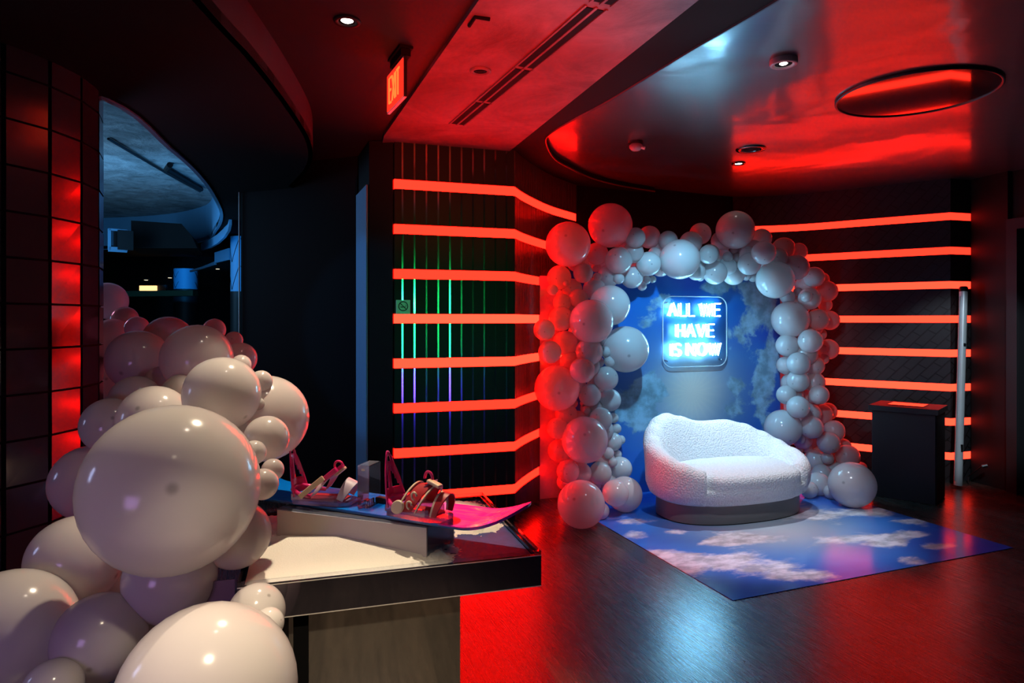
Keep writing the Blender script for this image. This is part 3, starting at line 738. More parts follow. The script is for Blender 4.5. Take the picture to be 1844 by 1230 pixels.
# ---------------------------------------------------------------- cabinet, pole
cf = Vector((.39, -.35, 0)).normalized(); cb = Vector((-cf.y, cf.x, 0)); C0 = Vector((3.28, 6.10, 0))
cab = thing('black_cabinet', 'plain black cabinet standing against the striped wall right of the arch', 'cabinet', C0, math.atan2(cf.y, cf.x))
boxes('body', 'cabinet', [((.262, .20, .39), (.50, .40, .78))], cab, .004)
boxes('top_slab', 'cabinet', [((.262, .20, .805), (.55, .45, .05))], cab, .004)
boxes('top_hatch', 'gloss_black', [((.262, .20, .833), (.28, .22, .006))], cab)
boxes('side_panel', 'black', [((.515, .20, .39), (.008, .38, .77))], cab)
pb, pt = Vector((4.27, 6.38, .02)), Vector((4.405, 6.50, 1.93)); pd = (pt-pb).normalized()
pole = thing('rolled_screen_tube', 'tall white tube leaning in the corner beside the black cabinet', 'tube', (pb.x, pb.y, 0))
def rel(p): return Vector(p)-Vector((pb.x, pb.y, 0))
bm = bmesh.new(); tube(bm, [rel(pb), rel(pt-pd*.05)], .036, 14); o = link_mesh('case', bm, 'pole_white', pole); autosmooth(o)
bm = bmesh.new(); tube(bm, [rel(pt-pd*.05), rel(pt-pd*.012), rel(pt)], [.038, .038, .03], 14); o = link_mesh('end_cap', bm, 'black', pole); autosmooth(o)
bm = bmesh.new(); side = Vector((-.9, -.2, 0)).normalized()
tube(bm, [rel(pb+side*.036+pd*.05), rel(pt+side*.036-pd*.1)], .009, 8); o = link_mesh('slot', bm, 'fixture_grey', pole)
for s_ in (.36, 1.35):
    bm = bmesh.new(); q = pb+pd*s_+Vector((.1, -1, 0)).normalized()*.034; box(bm, rel(q), (.02, .012, .07 if s_ < 1 else .03)); link_mesh('latch', bm, 'black', pole)

# cable by the corner
bm = bmesh.new(); pq0 = P(1744, 858, 6.55); tube(bm, [Vector((pq0.x-.03, pq0.y-.04, .007)), pq0, P(1757, 848, 6.45), P(1770, 838, 6.36)], .006, 6); tube(bm, [P(1768, 840, 6.36), P(1778, 838, 6.34)], .018, 8)
tag(link_mesh('cable_plug', bm, 'dark_metal'), 'dark cable and plug sticking out of the corner right of the white tube', 'cable')

# ---------------------------------------------------------------- no smoking plaque
d = (WL_FLAT[1]-WL_FLAT[0]).normalized(); nrm = Vector((d.y, -d.x, 0)); q = solve(726, 553, WL_FLAT[0]+nrm*.0205, nrm)
pq = thing('no_smoking_sign', 'small square no smoking plaque on the left striped wall', 'sign', q)
M['plaque'] = plain('pale_green_plaque', (.45, .75, .62), .35); M['plaque_ink'] = plain('dark_ink', (.02, .06, .05), .5)
bm = bmesh.new(); box(bm, (0, 0, 0), (.108, .006, .108), (d, nrm, Z)); bevel(bm, .002, 1); link_mesh('plate', bm, 'plaque', pq)
def pl(a, b): return d*a+Z*b+nrm*.004
bm = bmesh.new(); tube(bm, [pl(.034*math.cos(2*PI*k/32), .006+.034*math.sin(2*PI*k/32)) for k in range(32)], .0035, 6, closed=True); tube(bm, [pl(-.024, .03), pl(.024, -.018)], .0032, 6); link_mesh('prohibition_ring', bm, 'plaque_ink', pq)
bm = bmesh.new(); tube(bm, [pl(-.02, .0), pl(.016, .0)], .0035, 6); tube(bm, [pl(.02, .004), pl(.022, .012), pl(.018, .018)], .0018, 5); link_mesh('cigarette', bm, 'plaque_ink', pq)

# ---------------------------------------------------------------- exit sign
x1, x2 = Vector((-.671, 3.58, 2.71)), Vector((-.536, 3.30, 2.71)); xd = (x2-x1).normalized(); xn = xd.cross(Z)
ex = thing('exit_sign', 'glowing red EXIT sign hanging from the dark ceiling', 'exit sign', x1)
def er(a, b, c=0): return xd*a+Z*b+xn*c
bm = bmesh.new(); box(bm, er(.155, .10, -.008), (.31, .014, .205), (xd, xn, Z)); link_mesh('housing', bm, 'white_plastic', ex)
bm = bmesh.new(); box(bm, er(.155, .10, .001), (.292, .004, .188), (xd, xn, Z)); link_mesh('face', bm, 'exit_face', ex)
bm = bmesh.new(); box(bm, er(.155, .10, -.017), (.292, .004, .188), (xd, xn, Z)); link_mesh('face', bm, 'exit_face', ex)
letters('EXIT', x1*0+er(.060, .035, .004), xd, Z, .13, .19, .0058, 'exit_letter', ex, .22)
bm = bmesh.new(); box(bm, er(.20, .225, -.014), (.20, .05, .035), (xd, xn, Z)); box(bm, er(.20, .25, -.014), (.22, .07, .012), (xd, xn, Z)); link_mesh('canopy', bm, 'void', ex)
bm = bmesh.new(); box(bm, er(.312, .10, -.008), (.006, .016, .2), (xd, xn, Z)); link_mesh('end_cap', bm, 'dark_metal', ex)

# ---------------------------------------------------------------- ceiling fixtures
def downlight(label, x, y, zc, r, lens, rim, name='recessed_downlight', drop=0.0, lit=True, rl=.5):
    p = solve(x, y, (0, 0, zc-drop), Z); t = thing(name, label, 'ceiling light', (p.x, p.y, zc-drop), 0, 'ceiling fittings')
    bm = bmesh.new(); lathe(bm, [(r*.62, -.004), (r*.7, -.010), (r*.95, -.010), (r, -.004), (r, drop)], 28, capb=False, capt=False)
    link_mesh('trim_ring', bm, rim, t, True)
    bm = bmesh.new(); lathe(bm, [(.001, drop+.0), (r*.66, drop), (r*.64, -.004), (r*rl, -.002)], 24, capb=False, capt=False); link_mesh('baffle', bm, 'void', t, True)
    bm = bmesh.new(); lathe(bm, [(.001, -.006), (r*rl*.7, -.006), (r*rl, -.001)], 20, capb=True, capt=False); link_mesh('lens', bm, lens, t, True)
    return p
dl1 = downlight('lit downlight in the dark ceiling left of the EXIT sign', 625, 37, 2.97, .062, 'lamp', 'black', rl=.45)
dl2 = downlight('round surface ceiling light, biggest lit fitting in the glossy ceiling', 1411, 114, 3.0, .072, 'lamp', 'fixture_grey', 'surface_downlight', .018, rl=.3)
dl3 = downlight('tiny lit spot in the glossy ceiling above the right strips', 1330, 294, 3.0, .06, 'lamp', 'gloss_black', rl=.6)
downlight('unlit dark round fitting in the glossy ceiling above the tiny lit spot', 1352, 268, 3.0, .12, 'void', 'gloss_black', 'recessed_speaker')
downlight('unlit round fitting in the red-lit plaster soffit beside the slots', 865, 127, 2.945, .058, 'void', 'plaster', 'recessed_downlight')
bm = bmesh.new(); p = solve(1145, 262, (0, 0, 2.97), Z)
sp_ = thing('eyeball_spotlight', 'small pale eyeball spotlight in the black part of the glossy ceiling', 'ceiling light', p)
lathe(bm, [(.002, -.045), (.03, -.04), (.05, -.02), (.052, 0), (.03, .02)], 20); link_mesh('globe', bm, 'fixture_grey', sp_, True)
bm = bmesh.new(); lathe(bm, [(.0, .016), (.06, .016), (.06, .030), (0, .030)], 20); link_mesh('collar', bm, 'dark_metal', sp_)
bm = bmesh.new(); tube(bm, [(.04, -.02, -.02), (.065, -.03, -.03)], .012, 8); link_mesh('lamp_tip', bm, 'white_plastic', sp_)
# twin slot air diffuser, one unit for each slot pair
def on_soffit(x, y): p = solve(x, y, (0, 0, 2.943), Z); return p
s_end = [((815, 226), (877, 181)), ((875, 179), (955, 115)), ((952, 111), (1056, 21)), ((1060, 18), (1100, -20))]
sd = (on_soffit(1056, 21)-on_soffit(815, 226)).normalized(); sn = Vector((-sd.y, sd.x, 0)); so = on_soffit(822, 225)
SL = [('farthest slot air vent pair in the plaster soffit, nearest the striped wall', 0.02, .50), ('slot air vent pair second from the striped wall', .54, 1.10), ('long slot air vent pair third from the striped wall', 1.14, 1.86), ('slot air vent pair cut by the top of the photo', 1.92, 2.5)]
for lab, a, b in SL:
    t = thing('slot_air_vent', lab, 'air vent', so-sd*0+sd*a, math.atan2(sd.y, sd.x), 'slot air vents')
    t.location.z = 2.943; L = b-a
    boxes('frame', 'plaster', [((L/2, .0, -.002), (L+.03, .012, .006)), ((L/2, .052, -.002), (L+.03, .010, .006)), ((L/2, -.052, -.002), (L+.03, .010, .006))], t)
    boxes('slot', 'void', [((L/2, .026, -.001), (L, .034, .003))], t); boxes('slot', 'void', [((L/2, -.026, -.001), (L, .034, .003))], t)
bm = bmesh.new(); a = on_soffit(845, 45); b = on_soffit(856, 29); c = on_soffit(882, 33)
tube(bm, [a-Z*.004, b-Z*.004, c-Z*.004], .009, 6); tag(link_mesh('access_bracket', bm, 'void'), 'black L-shaped bracket on the red-lit plaster soffit', 'bracket')
# round glossy drop panel at right
dc = solve(1648, 168, (0, 0, 3.0), Z)
dp = thing('round_ceiling_panel', 'large round black glossy panel set in the red reflecting ceiling', 'ceiling panel', (dc.x, dc.y, 3.0))
bm = bmesh.new(); lathe(bm, [(.432, -.001), (.432, -.014), (.44, -.018), (.448, -.014), (.448, -.001)], 64, capb=False, capt=False); link_mesh('rim', bm, 'dark_metal', dp, True)
M['disc'] = M['gloss_ceiling'].copy(); M['disc'].name = 'gloss_black_disc'
bm = bmesh.new(); lathe(bm, [(.431, -.004), (.431, -.010)], 64); link_mesh('disc', bm, 'gloss_black', dp)

# ---------------------------------------------------------------- tiled column at left
cc = Vector((-2.78, 3.10, 0)); Rr = .75; NF = 24
col_ = thing('tiled_column', 'big round column of black glossy square tiles at the left edge', 'column', cc)
bm = bmesh.new(); lathe(bm, [(Rr-.012, 0), (Rr-.012, 3.22)], 96); o = link_mesh('core', bm, 'void', col_); autosmooth(o)
bm = bmesh.new(); th = .193
for f in range(NF):
    a0, a1 = 2*PI*(f+.05)/NF+.06, 2*PI*(f+.95)/NF+.06
    for j in range(17):
        za, zb = j*th+.005-.066, min(3.22, (j+1)*th-.005-.066)
        if zb < .02: continue
        za = max(za, .005)
        jit = [random.uniform(-.0012, .0012) for _ in range(4)]
        vs = [bm.verts.new(((Rr+e)*math.cos(a), (Rr+e)*math.sin(a), z)) for (a, z), e in zip(((a0, za), (a1, za), (a1, zb), (a0, zb)), jit)]
        bm.faces.new(vs)
o = link_mesh('tile_facing', bm, 'tile', col_)

# ---------------------------------------------------------------- far hall contents
def at(x, y, d): return P(x, y, d)
def far_column(label, x, d, r, zc0, zc1):
    p = at(x, 577, d); t = thing('far_column', label, 'column', (p.x, p.y, 0), 0, 'columns in the far hall')
    bm = bmesh.new(); lathe(bm, [(r, zc0), (r, zc1)], 24); o = link_mesh('lit_shaft', bm, 'blue_lit_paint', t); autosmooth(o)
    bm = bmesh.new(); lathe(bm, [(r*1.02, 0), (r*1.02, zc0)], 24); o = link_mesh('unlit_shaft', bm, 'black', t); autosmooth(o)  # lower shaft painted black where the blue light stops
    bm = bmesh.new()
    for k in range(6):
        for s_ in (1, -1):
            pts = [(r*1.01*math.cos(s_*(k*PI*2/3+j*.12)), r*1.01*math.sin(s_*(k*PI*2/3+j*.12)), zc0+.02+(k//3)*(zc1-zc0)*.5+j*.04) for j in range(int((zc1-zc0)*.5/.04))]
            tube(bm, pts, .004, 4)
    link_mesh('cord_wrap', bm, 'black', t)
    return p
fc1 = far_column('blue-lit column in the far hall just left of the black wall', 430, 9.0, .105, at(0, 525, 9).z, 2.73)
fc2 = far_column('blue-lit column in the far hall behind the green beam', 335, 13.0, .22, at(0, 521, 13).z, 2.6)
bm = bmesh.new(); a, b = at(190, 530, 12.2), at(352, 528, 12.2); box(bm, (a+b)/2, ((b-a).length, .2, .10), ((b-a).normalized(), Vector((0, 1, 0)), Z))
M['green'] = plain('dark_green_beam', (.02, .10, .06), .5); tag(link_mesh('green_beam', bm, 'green'), 'dark green horizontal beam across the far hall', 'beam')
lb = at(270, 519, 12.2); t = thing('lamp_box', 'warm glowing lamp box above the green beam in the far hall', 'lamp', lb)
boxes('shade', 'lamp_warm', [((-.03, 0, 0), (.30, .05, .09))], t); boxes('casing', 'black', [((.03, .05, .0), (.5, .05, .12))], t)
for lab, x, y in (('left tiny lit downlight above the far lamp box', 263, 504), ('right tiny lit downlight above the far lamp box', 306, 500), ('tiny lit downlight beside the far blue column', 392, 484)):
    p = at(x, y, 11.5); t = thing('far_downlight', lab, 'ceiling light', p, 0, 'far downlights')
    bm = bmesh.new(); lathe(bm, [(.0, -.006), (.03, -.006), (.03, 0), (0, 0)], 14); link_mesh('lens', bm, 'lamp_dim', t)
    bm = bmesh.new(); lathe(bm, [(.031, -.004), (.05, -.002), (.05, .02), (0, .02)], 14, capb=False); link_mesh('trim_ring', bm, 'black', t)
# dark box duct and hanging speaker against the blue ceiling
q0, q1 = at(236, 397, 8.6), at(328, 447, 8.6); bm = bmesh.new()
pts = [at(236, 397, 8.6), at(327, 403, 8.6), at(345, 424, 8.6), at(355, 447, 8.6), at(236, 447, 8.6)]
fr = [bm.verts.new(p) for p in pts]; bk = [bm.verts.new(p+Vector((-.3, .8, 0))) for p in pts]
bm.faces.new(fr); bm.faces.new(bk[::-1])
for i in range(5): bm.faces.new([fr[i], bk[i], bk[(i+1) % 5], fr[(i+1) % 5]])
tag(link_mesh('air_duct', bm, 'void'), 'big black air duct box under the blue textured ceiling', 'air duct')
t = thing('hanging_speaker', 'dark box speaker with pale rim hanging left of the black duct', 'speaker', at(212, 432, 8.2))
fx = Vector((.75, .66, 0)); fy = Vector((-.66, .75, 0))
bm = bmesh.new(); box(bm, (0, .12, 0), (.17, .25, .24), (fx, fy, Z)); link_mesh('cabinet', bm, 'black', t)
bm = bmesh.new()
for c, s in ((Vector((0, 0, .12)), (.2, .03, .025)), (Vector((0, 0, -.12)), (.2, .03, .06))): box(bm, fx*c.x+Z*c.z, s, (fx, fy, Z))
for sx in (-.09, .09): box(bm, fx*sx, (.03, .03, .26), (fx, fy, Z))
link_mesh('rim', bm, 'blue_lit_paint', t)
# curved pale fascia bands beyond the opening
def curved(label, xs, d0, d1):
    bm = bmesh.new(); up = []; lo = []
    for i, (x, yt, yb) in enumerate(xs):
        d = d0+(d1-d0)*i/(len(xs)-1); up.append(bm.verts.new(at(x, yt, d))); lo.append(bm.verts.new(at(x, yb, d)))
    for i in range(len(xs)-1): bm.faces.new([lo[i], lo[i+1], up[i+1], up[i]])
    o = link_mesh('trim_9', bm, 'blue_lit_paint', None); md = o.modifiers.new('s', 'SOLIDIFY'); md.thickness = .03; structure(o, label)
curved('upper curved pale fascia band lit blue beyond the ceiling opening', [(366, 439, 451), (380, 432, 447), (395, 423, 439), (407, 412, 428), (415, 398, 416), (417.5, 393, 405)], 9.4, 7.6)
curved('lower short pale fascia block lit blue left of the near blue column', [(390, 455, 474), (403, 451, 471), (416, 447, 468)], 9.6, 9.3)
curved('thin pale fascia strip sloping down to the far blue column', [(345, 487, 490), (368, 480, 484), (390, 471, 477)], 11.5, 10)
# pipe on the blue ceiling
bm = bmesh.new(); a, b, c = solve(300, 305, (0, 0, 3.22), Z), solve(362, 341, (0, 0, 3.22), Z), solve(306, 297, (0, 0, 3.22), Z)
tube(bm, [b, a, c], .03, 8); tag(link_mesh('ceiling_pipe', bm, 'black'), 'black hooked pipe running along the blue textured ceiling', 'pipe')
bm = bmesh.new(); a, b = solve(240, 246, (0, 0, 3.235), Z), solve(300, 308, (0, 0, 3.235), Z); tube(bm, [solve(195, 250, (0, 0, 3.235), Z), solve(300, 312, (0, 0, 3.235), Z), solve(360, 345, (0, 0, 3.235), Z)], .012, 6)
tag(link_mesh('ceiling_conduit', bm, 'dark_metal'), 'thin conduit line along the blue textured ceiling beside the pipe', 'conduit')

# ---------------------------------------------------------------- balloons
bmB = bmesh.new(); bmesh.ops.create_uvsphere(bmB, u_segments=40, v_segments=24, radius=1)
for v in bmB.verts:
    if v.co.z < 0:
        k = -v.co.z; v.co.z *= 1+.05*k*k; s = 1-.05*k**3; v.co.x *= s; v.co.y *= s
meB = bpy.data.meshes.new('balloon'); bmB.to_mesh(meB); bmB.free(); meB.materials.append(M['balloon'])
for p in meB.polygons: p.use_smooth = True
# photo x, y, radius (pixels), words; back layer first
ARCH = [
 # --- left pillar, back layer
 (1140, 455, 19, 'grey balloon half hidden behind the top left bend of the arch'),
 (1075, 457, 20, 'dull pink balloon wedged between the two biggest upper left balloons'),
 (1096, 497, 20, 'pinkish balloon deep in the upper left of the arch under the grey lavender one'),
 (1012, 545, 16, 'red-lit balloon half hidden left of the dusky rose balloon of the left pillar'),
 (1061, 633, 24, 'deep pink balloon behind the little grey trio on the left pillar'),
 (1028, 653, 20, 'red balloon just above the biggest red balloon of the left pillar'),
 (1020, 747, 20, 'red balloon tucked under the biggest red balloon of the left pillar'),
 (1017, 868, 14, 'small red balloon low on the outer edge of the left pillar'),
 (1082, 920, 15, 'pinkish small balloon on the floor behind the big bottom left balloon'),
 (1125, 890, 31, 'large grey balloon on the floor against the left end of the sofa'),
 (1118, 792, 8, 'tiny shaded balloon on the inner edge of the left pillar beside the blue print'),
 (1047, 852, 18, 'pinkish red balloon above the big bottom left balloon'),
 # --- left pillar, middle layer
 (1007, 500, 21.5, 'red balloon directly under the large red balloon at the upper left corner'),
 (995, 522, 9.5, 'small red balloon on the outer left edge below the red corner balloons'),
 (1010, 531, 8, 'little red balloon beside the small outer one under the red corner balloons'),
 (1042, 538, 17.5, 'rosy balloon left of the large pale pink balloon'),
 (1050, 492, 17.5, 'rose balloon with a dark spot below the large red corner balloon'),
 (1010, 574, 22, 'red balloon left of the large dusky rose balloon'),
 (980, 594, 19, 'red balloon on the outermost left edge at the fifth strip from the bottom'),
 (990, 634, 20.5, 'red balloon on the outer left edge just below the outermost one'),
 (1018, 618, 22, 'red pink balloon below and left of the large dusky rose balloon'),
 (1048.7, 667, 22.5, 'crimson balloon right of the top of the biggest red balloon'),
 (1091.6, 681.6, 21.5, 'greyish pink balloon below the little grey trio'),
 (1098, 720.5, 20, 'pale lavender balloon on the inner edge halfway down the left pillar'),
 (1062, 711, 20, 'dusty pink balloon with dark spot right of the biggest red balloon'),
 (1004, 771.5, 19, 'red balloon on the outer edge left of the large pink balloon'),
 (1007, 811.7, 20, 'orange-red balloon on the outer edge below left of the large pink balloon'),
 (1023, 849, 20, 'red balloon on the outer edge above the big bottom left balloon'),
 (1082, 755, 20.5, 'pale pink balloon just above right of the large pink balloon'),
 (1103.7, 795.6, 16.5, 'pale balloon right of the large pink balloon at the blue print edge'),
 (1117, 844, 21, 'white grey balloon above the floor balloons left of the sofa'),
 (1081, 852, 20, 'pale rose balloon above and right of the big bottom left balloon'),
 (1031, 726, 9.5, 'small red balloon on the lower right of the biggest red balloon'),
 # --- left pillar, front layer
 (1023, 440, 39.7, 'large glowing red balloon at the upper left corner of the arch'),
 (1099, 406, 39, 'large dusky pink balloon at the very top left of the arch'),
 (1114, 469, 24, 'grey lavender balloon with dark spot below the topmost left balloon'),
 (1073, 481.5, 8.6, 'tiny grey balloon upper of the pair beside the grey lavender one'),
 (1075.5, 499, 8, 'tiny grey balloon lower of the pair beside the grey lavender one'),
 (1019, 510, 5.5, 'tiny dark red balloon stuck on the red balloon under the corner'),
 (1098, 550, 36, 'large pale pink balloon leaning over the left edge of the blue print'),
 (1003, 699, 40, 'biggest glowing red balloon halfway down the outer left of the arch'),
 (1065, 579, 39, 'large dusky rose balloon in the middle front of the left pillar'),
 (1126.5, 629, 41, 'large pale white balloon hanging over the blue print left of the neon sign'),
 (1091.6, 634, 9.8, 'topmost of the little grey trio stuck on the large pale white balloon'),
 (1078, 652, 10, 'left one of the little grey trio below the large dusky rose balloon'),
 (1098, 651, 10, 'right one of the little grey trio at the large pale white balloon'),
 (1050.5, 726, 6, 'tiny dark grey balloon on the dusty pink balloon of the left pillar'),
 (1056.7, 739, 7, 'tiny reddish balloon just above the large pink balloon'),
 (1105, 752.7, 9, 'small pale balloon upper of two on the inner edge beside the sofa back'),
 (1110, 772, 9, 'small pale balloon lower of two on the inner edge beside the sofa back'),
 (1053, 792, 41, 'large pink balloon with red rim low on the left pillar'),
 (1095.6, 815.7, 10, 'little pale balloon left of the lower small trio beside the sofa arm'),
 (1111.7, 818.4, 8, 'little pale balloon right of the lower small trio beside the sofa arm'),
 (1104, 832.6, 8, 'little grey balloon lowest of the small trio beside the sofa arm'),
 (1108.5, 888, 23.5, 'light grey balloon in front of the large one at the left end of the sofa'),
 (1046.5, 908, 42, 'big pink balloon resting on the floor at the foot of the left pillar'),
 # --- top
 (1144, 428, 18, 'grey balloon right behind the topmost left balloon'),
 (1169, 427, 20, 'second grey balloon right of the topmost left balloon on the arch top'),
 (1203, 433, 17, 'grey green balloon on the arch top above the large cyan white one'),
 (1261, 421, 19, 'highest grey green balloon in the middle of the arch top'),
 (1244, 437, 20, 'grey green balloon below left of the highest middle one on the arch top'),
 (1278, 457, 17, 'shaded balloon behind the small pair on the arch top'),
 (1300, 434.5, 19, 'grey green balloon left of the large pink top balloon'),
 (1349, 460, 17, 'shaded balloon under the large pink top balloon'),
 (1371, 430, 18, 'dusky balloon right of the large pink top balloon'),
 (1324, 414, 33.5, 'large pinkish balloon at the top right of the arch'),
 (1179, 457, 12, 'small pale balloon above left of the large cyan white one'),
 (1138, 499, 20, 'pale blue white balloon at the upper left corner of the blue print'),
 (1254, 489, 16, 'bright balloon at the lower right of the large cyan white one'),
 (1168, 475, 21.5, 'cyan white balloon with dark spot left of the large cyan white one'),
 (1114, 501.6, 10, 'small pale balloon between grey lavender and pale blue white balloons'),
 (1164, 504, 8, 'tiny spotted balloon hanging at the upper left of the blue print'),
 (1156, 515, 8.5, 'tiny lowest balloon hanging at the upper left of the blue print'),
 (1175, 503, 6.5, 'tiny rightmost balloon hanging at the upper left of the blue print'),
 (1276, 458, 17, 'creamy balloon right of the large cyan white one'),
 (1310.5, 462.7, 9, 'small grey green balloon left of the pair above the bright lower ones'),
 (1328, 464, 9, 'small grey green balloon right of the pair above the bright lower ones'),
 (1322.5, 449, 8, 'tiny shaded balloon just above the small pair on the arch top'),
 (1261, 499, 7.5, 'tiny bright balloon under the arch right of the large cyan white one'),
 (1287.7, 491, 21, 'bright white balloon above the word WE of the sign'),
 (1321, 493, 20, 'bright white balloon right of the one above the word WE'),
 (1349.4, 475, 20, 'pale balloon between the small top pair and the large white right one'),
 (1344, 498, 7.5, 'tiny bright balloon left of two under the arch top right'),
 (1356, 500, 8, 'tiny bright balloon right of two beside the large white corner one'),
 (1224, 467, 35.5, 'large cyan white balloon in the middle of the arch top'),
 # --- right pillar, back
 (1438, 453, 15, 'red-rimmed balloon behind the upper right bend of the arch'),
 (1481, 503, 12, 'red-lit balloon half hidden at the outer right bend'),
 (1486, 549, 12, 'small red balloon on the outer right edge below the rosy bulge'),
 (1477, 602, 11, 'small red balloon hidden behind the spotted balloon on the right pillar'),
 (1453, 638, 19, 'pale pink balloon filling the middle of the right pillar'),
 (1415, 658, 16, 'pink balloon on the inner side at the right edge of the blue print'),
 (1467, 658.6, 17, 'red pink balloon on the outer right edge below the little trio'),
 (1467, 688.5, 18, 'bright red balloon on the outer right edge halfway down'),
 (1416, 711, 17, 'pink balloon at the print edge lower of the two inner pink ones'),
 (1475, 711, 17, 'red balloon behind the upper small trio of the right pillar'),
 (1491, 741, 15.5, 'red balloon on the outer edge right of the pink spotted one'),
 (1445, 758, 15, 'shaded balloon between the big white and rosy ones low on the right pillar'),
 (1519, 803, 13, 'red-lit small balloon behind the lower outer right balloons'),
 (1551, 842, 10, 'small red-lit balloon behind the big floor balloon on the right'),
 (1457, 882, 15, 'pinkish balloon on the floor just right of the sofa'),
 (1497, 886, 13, 'small shaded balloon on the floor left of the big right floor balloon'),
 # --- right pillar, middle
 (1375, 455, 21, 'pale grey balloon at the upper right above the large white corner one'),
 (1411, 448, 20, 'greyish pink balloon with bright glint at the upper right bend'),
 (1434, 481.5, 22, 'greyish pink balloon right of the large white corner balloon'),
 (1466, 499, 18, 'pale rose balloon on the outer right bend'),
 (1489, 524.4, 18.5, 'rosy balloon bulging on the outer right at the third strip'),
 (1418, 535, 13, 'small lavender balloon between the two large white right balloons'),
 (1458, 538, 19.5, 'lavender white balloon left of the rosy bulge on the outer right'),
 (1494, 577, 17, 'red pink balloon on the outer right at the fourth strip'),
 (1473, 575.4, 19, 'rose grey balloon right of the large white inner balloon'),
 (1418, 622, 20, 'white balloon on the inner edge under the large white inner one'),
 (1459.4, 614, 21, 'spotted lavender white balloon on the middle right pillar'),
 (1491.6, 629, 18, 'pink balloon on the outer right at the fifth strip'),
 (1438, 654.5, 20, 'white balloon in the centre of the right pillar at sign bottom height'),
 (1437, 686, 19.5, 'lavender white balloon directly below the centre one on the right pillar'),
 (1437, 733, 19.5, 'white balloon above the big white one beside the sofa back'),
 (1480, 746, 18.5, 'pink balloon with bright glint on the lower right pillar'),
 (1461.5, 769.5, 20, 'white balloon right of the big white one beside the sofa'),
 (1501.7, 775.7, 18.5, 'red-rimmed pink balloon on the outer edge of the lower right'),
 (1492, 797, 19.5, 'pale pink balloon in the middle of the lower right pile'),
 (1526, 822.7, 21, 'pale pink balloon on top of the big floor balloon at the right'),
 (1468, 829.4, 19.5, 'white grey balloon behind the right arm of the sofa'),
 (1507, 833.4, 11, 'small pale balloon touching the upper left of the big right floor balloon'),
 (1473.5, 871.5, 20.5, 'creamy white balloon on the floor beside the right sofa arm'),
 # --- right pillar, front
 (1396, 504, 33, 'large white balloon at the upper right inner corner'),
 (1423, 575, 32.5, 'large white balloon at the right edge of the print level with the sign'),
 (1459.4, 508, 7.5, 'tiny grey balloon on the outer right bend'),
 (1436.6, 525.7, 8, 'tiny white balloon between the large white corner one and the outer bend'),
 (1452, 534, 10, 'small bright white balloon in front of the lavender white one'),
 (1483.6, 629, 7.5, 'tiny top balloon of the little trio on the outer right'),
 (1467.5, 640, 7, 'tiny white left balloon of the little trio on the outer right'),
 (1483.6, 646.5, 9, 'small lowest balloon of the little trio on the outer right'),
 (1440.5, 707, 7.5, 'tiny white left balloon of the upper small trio on the right pillar'),
 (1460, 699, 9, 'small top balloon of the upper small trio on the right pillar'),
 (1463, 718, 8, 'small lower balloon of the upper small trio on the right pillar'),
 (1410, 770.5, 32, 'big white balloon beside the right half of the sofa back'),
 (1441, 790.5, 9, 'small white balloon at top left of the cluster above the sofa arm'),
 (1463, 796, 10, 'small white balloon at top right of the cluster above the sofa arm'),
 (1438.7, 810.6, 7, 'tiny balloon at the lower left of the cluster above the sofa arm'),
 (1453.4, 806.6, 9.5, 'small front balloon in the middle of the cluster above the sofa arm'),
 (1490, 825.4, 11, 'small white balloon upper of two left of the right floor balloon'),
 (1489.6, 845.5, 10.5, 'small white balloon lower of two left of the right floor balloon'),
 (1534.5, 873, 39.5, 'big white balloon on the floor at the foot of the right pillar'),
]
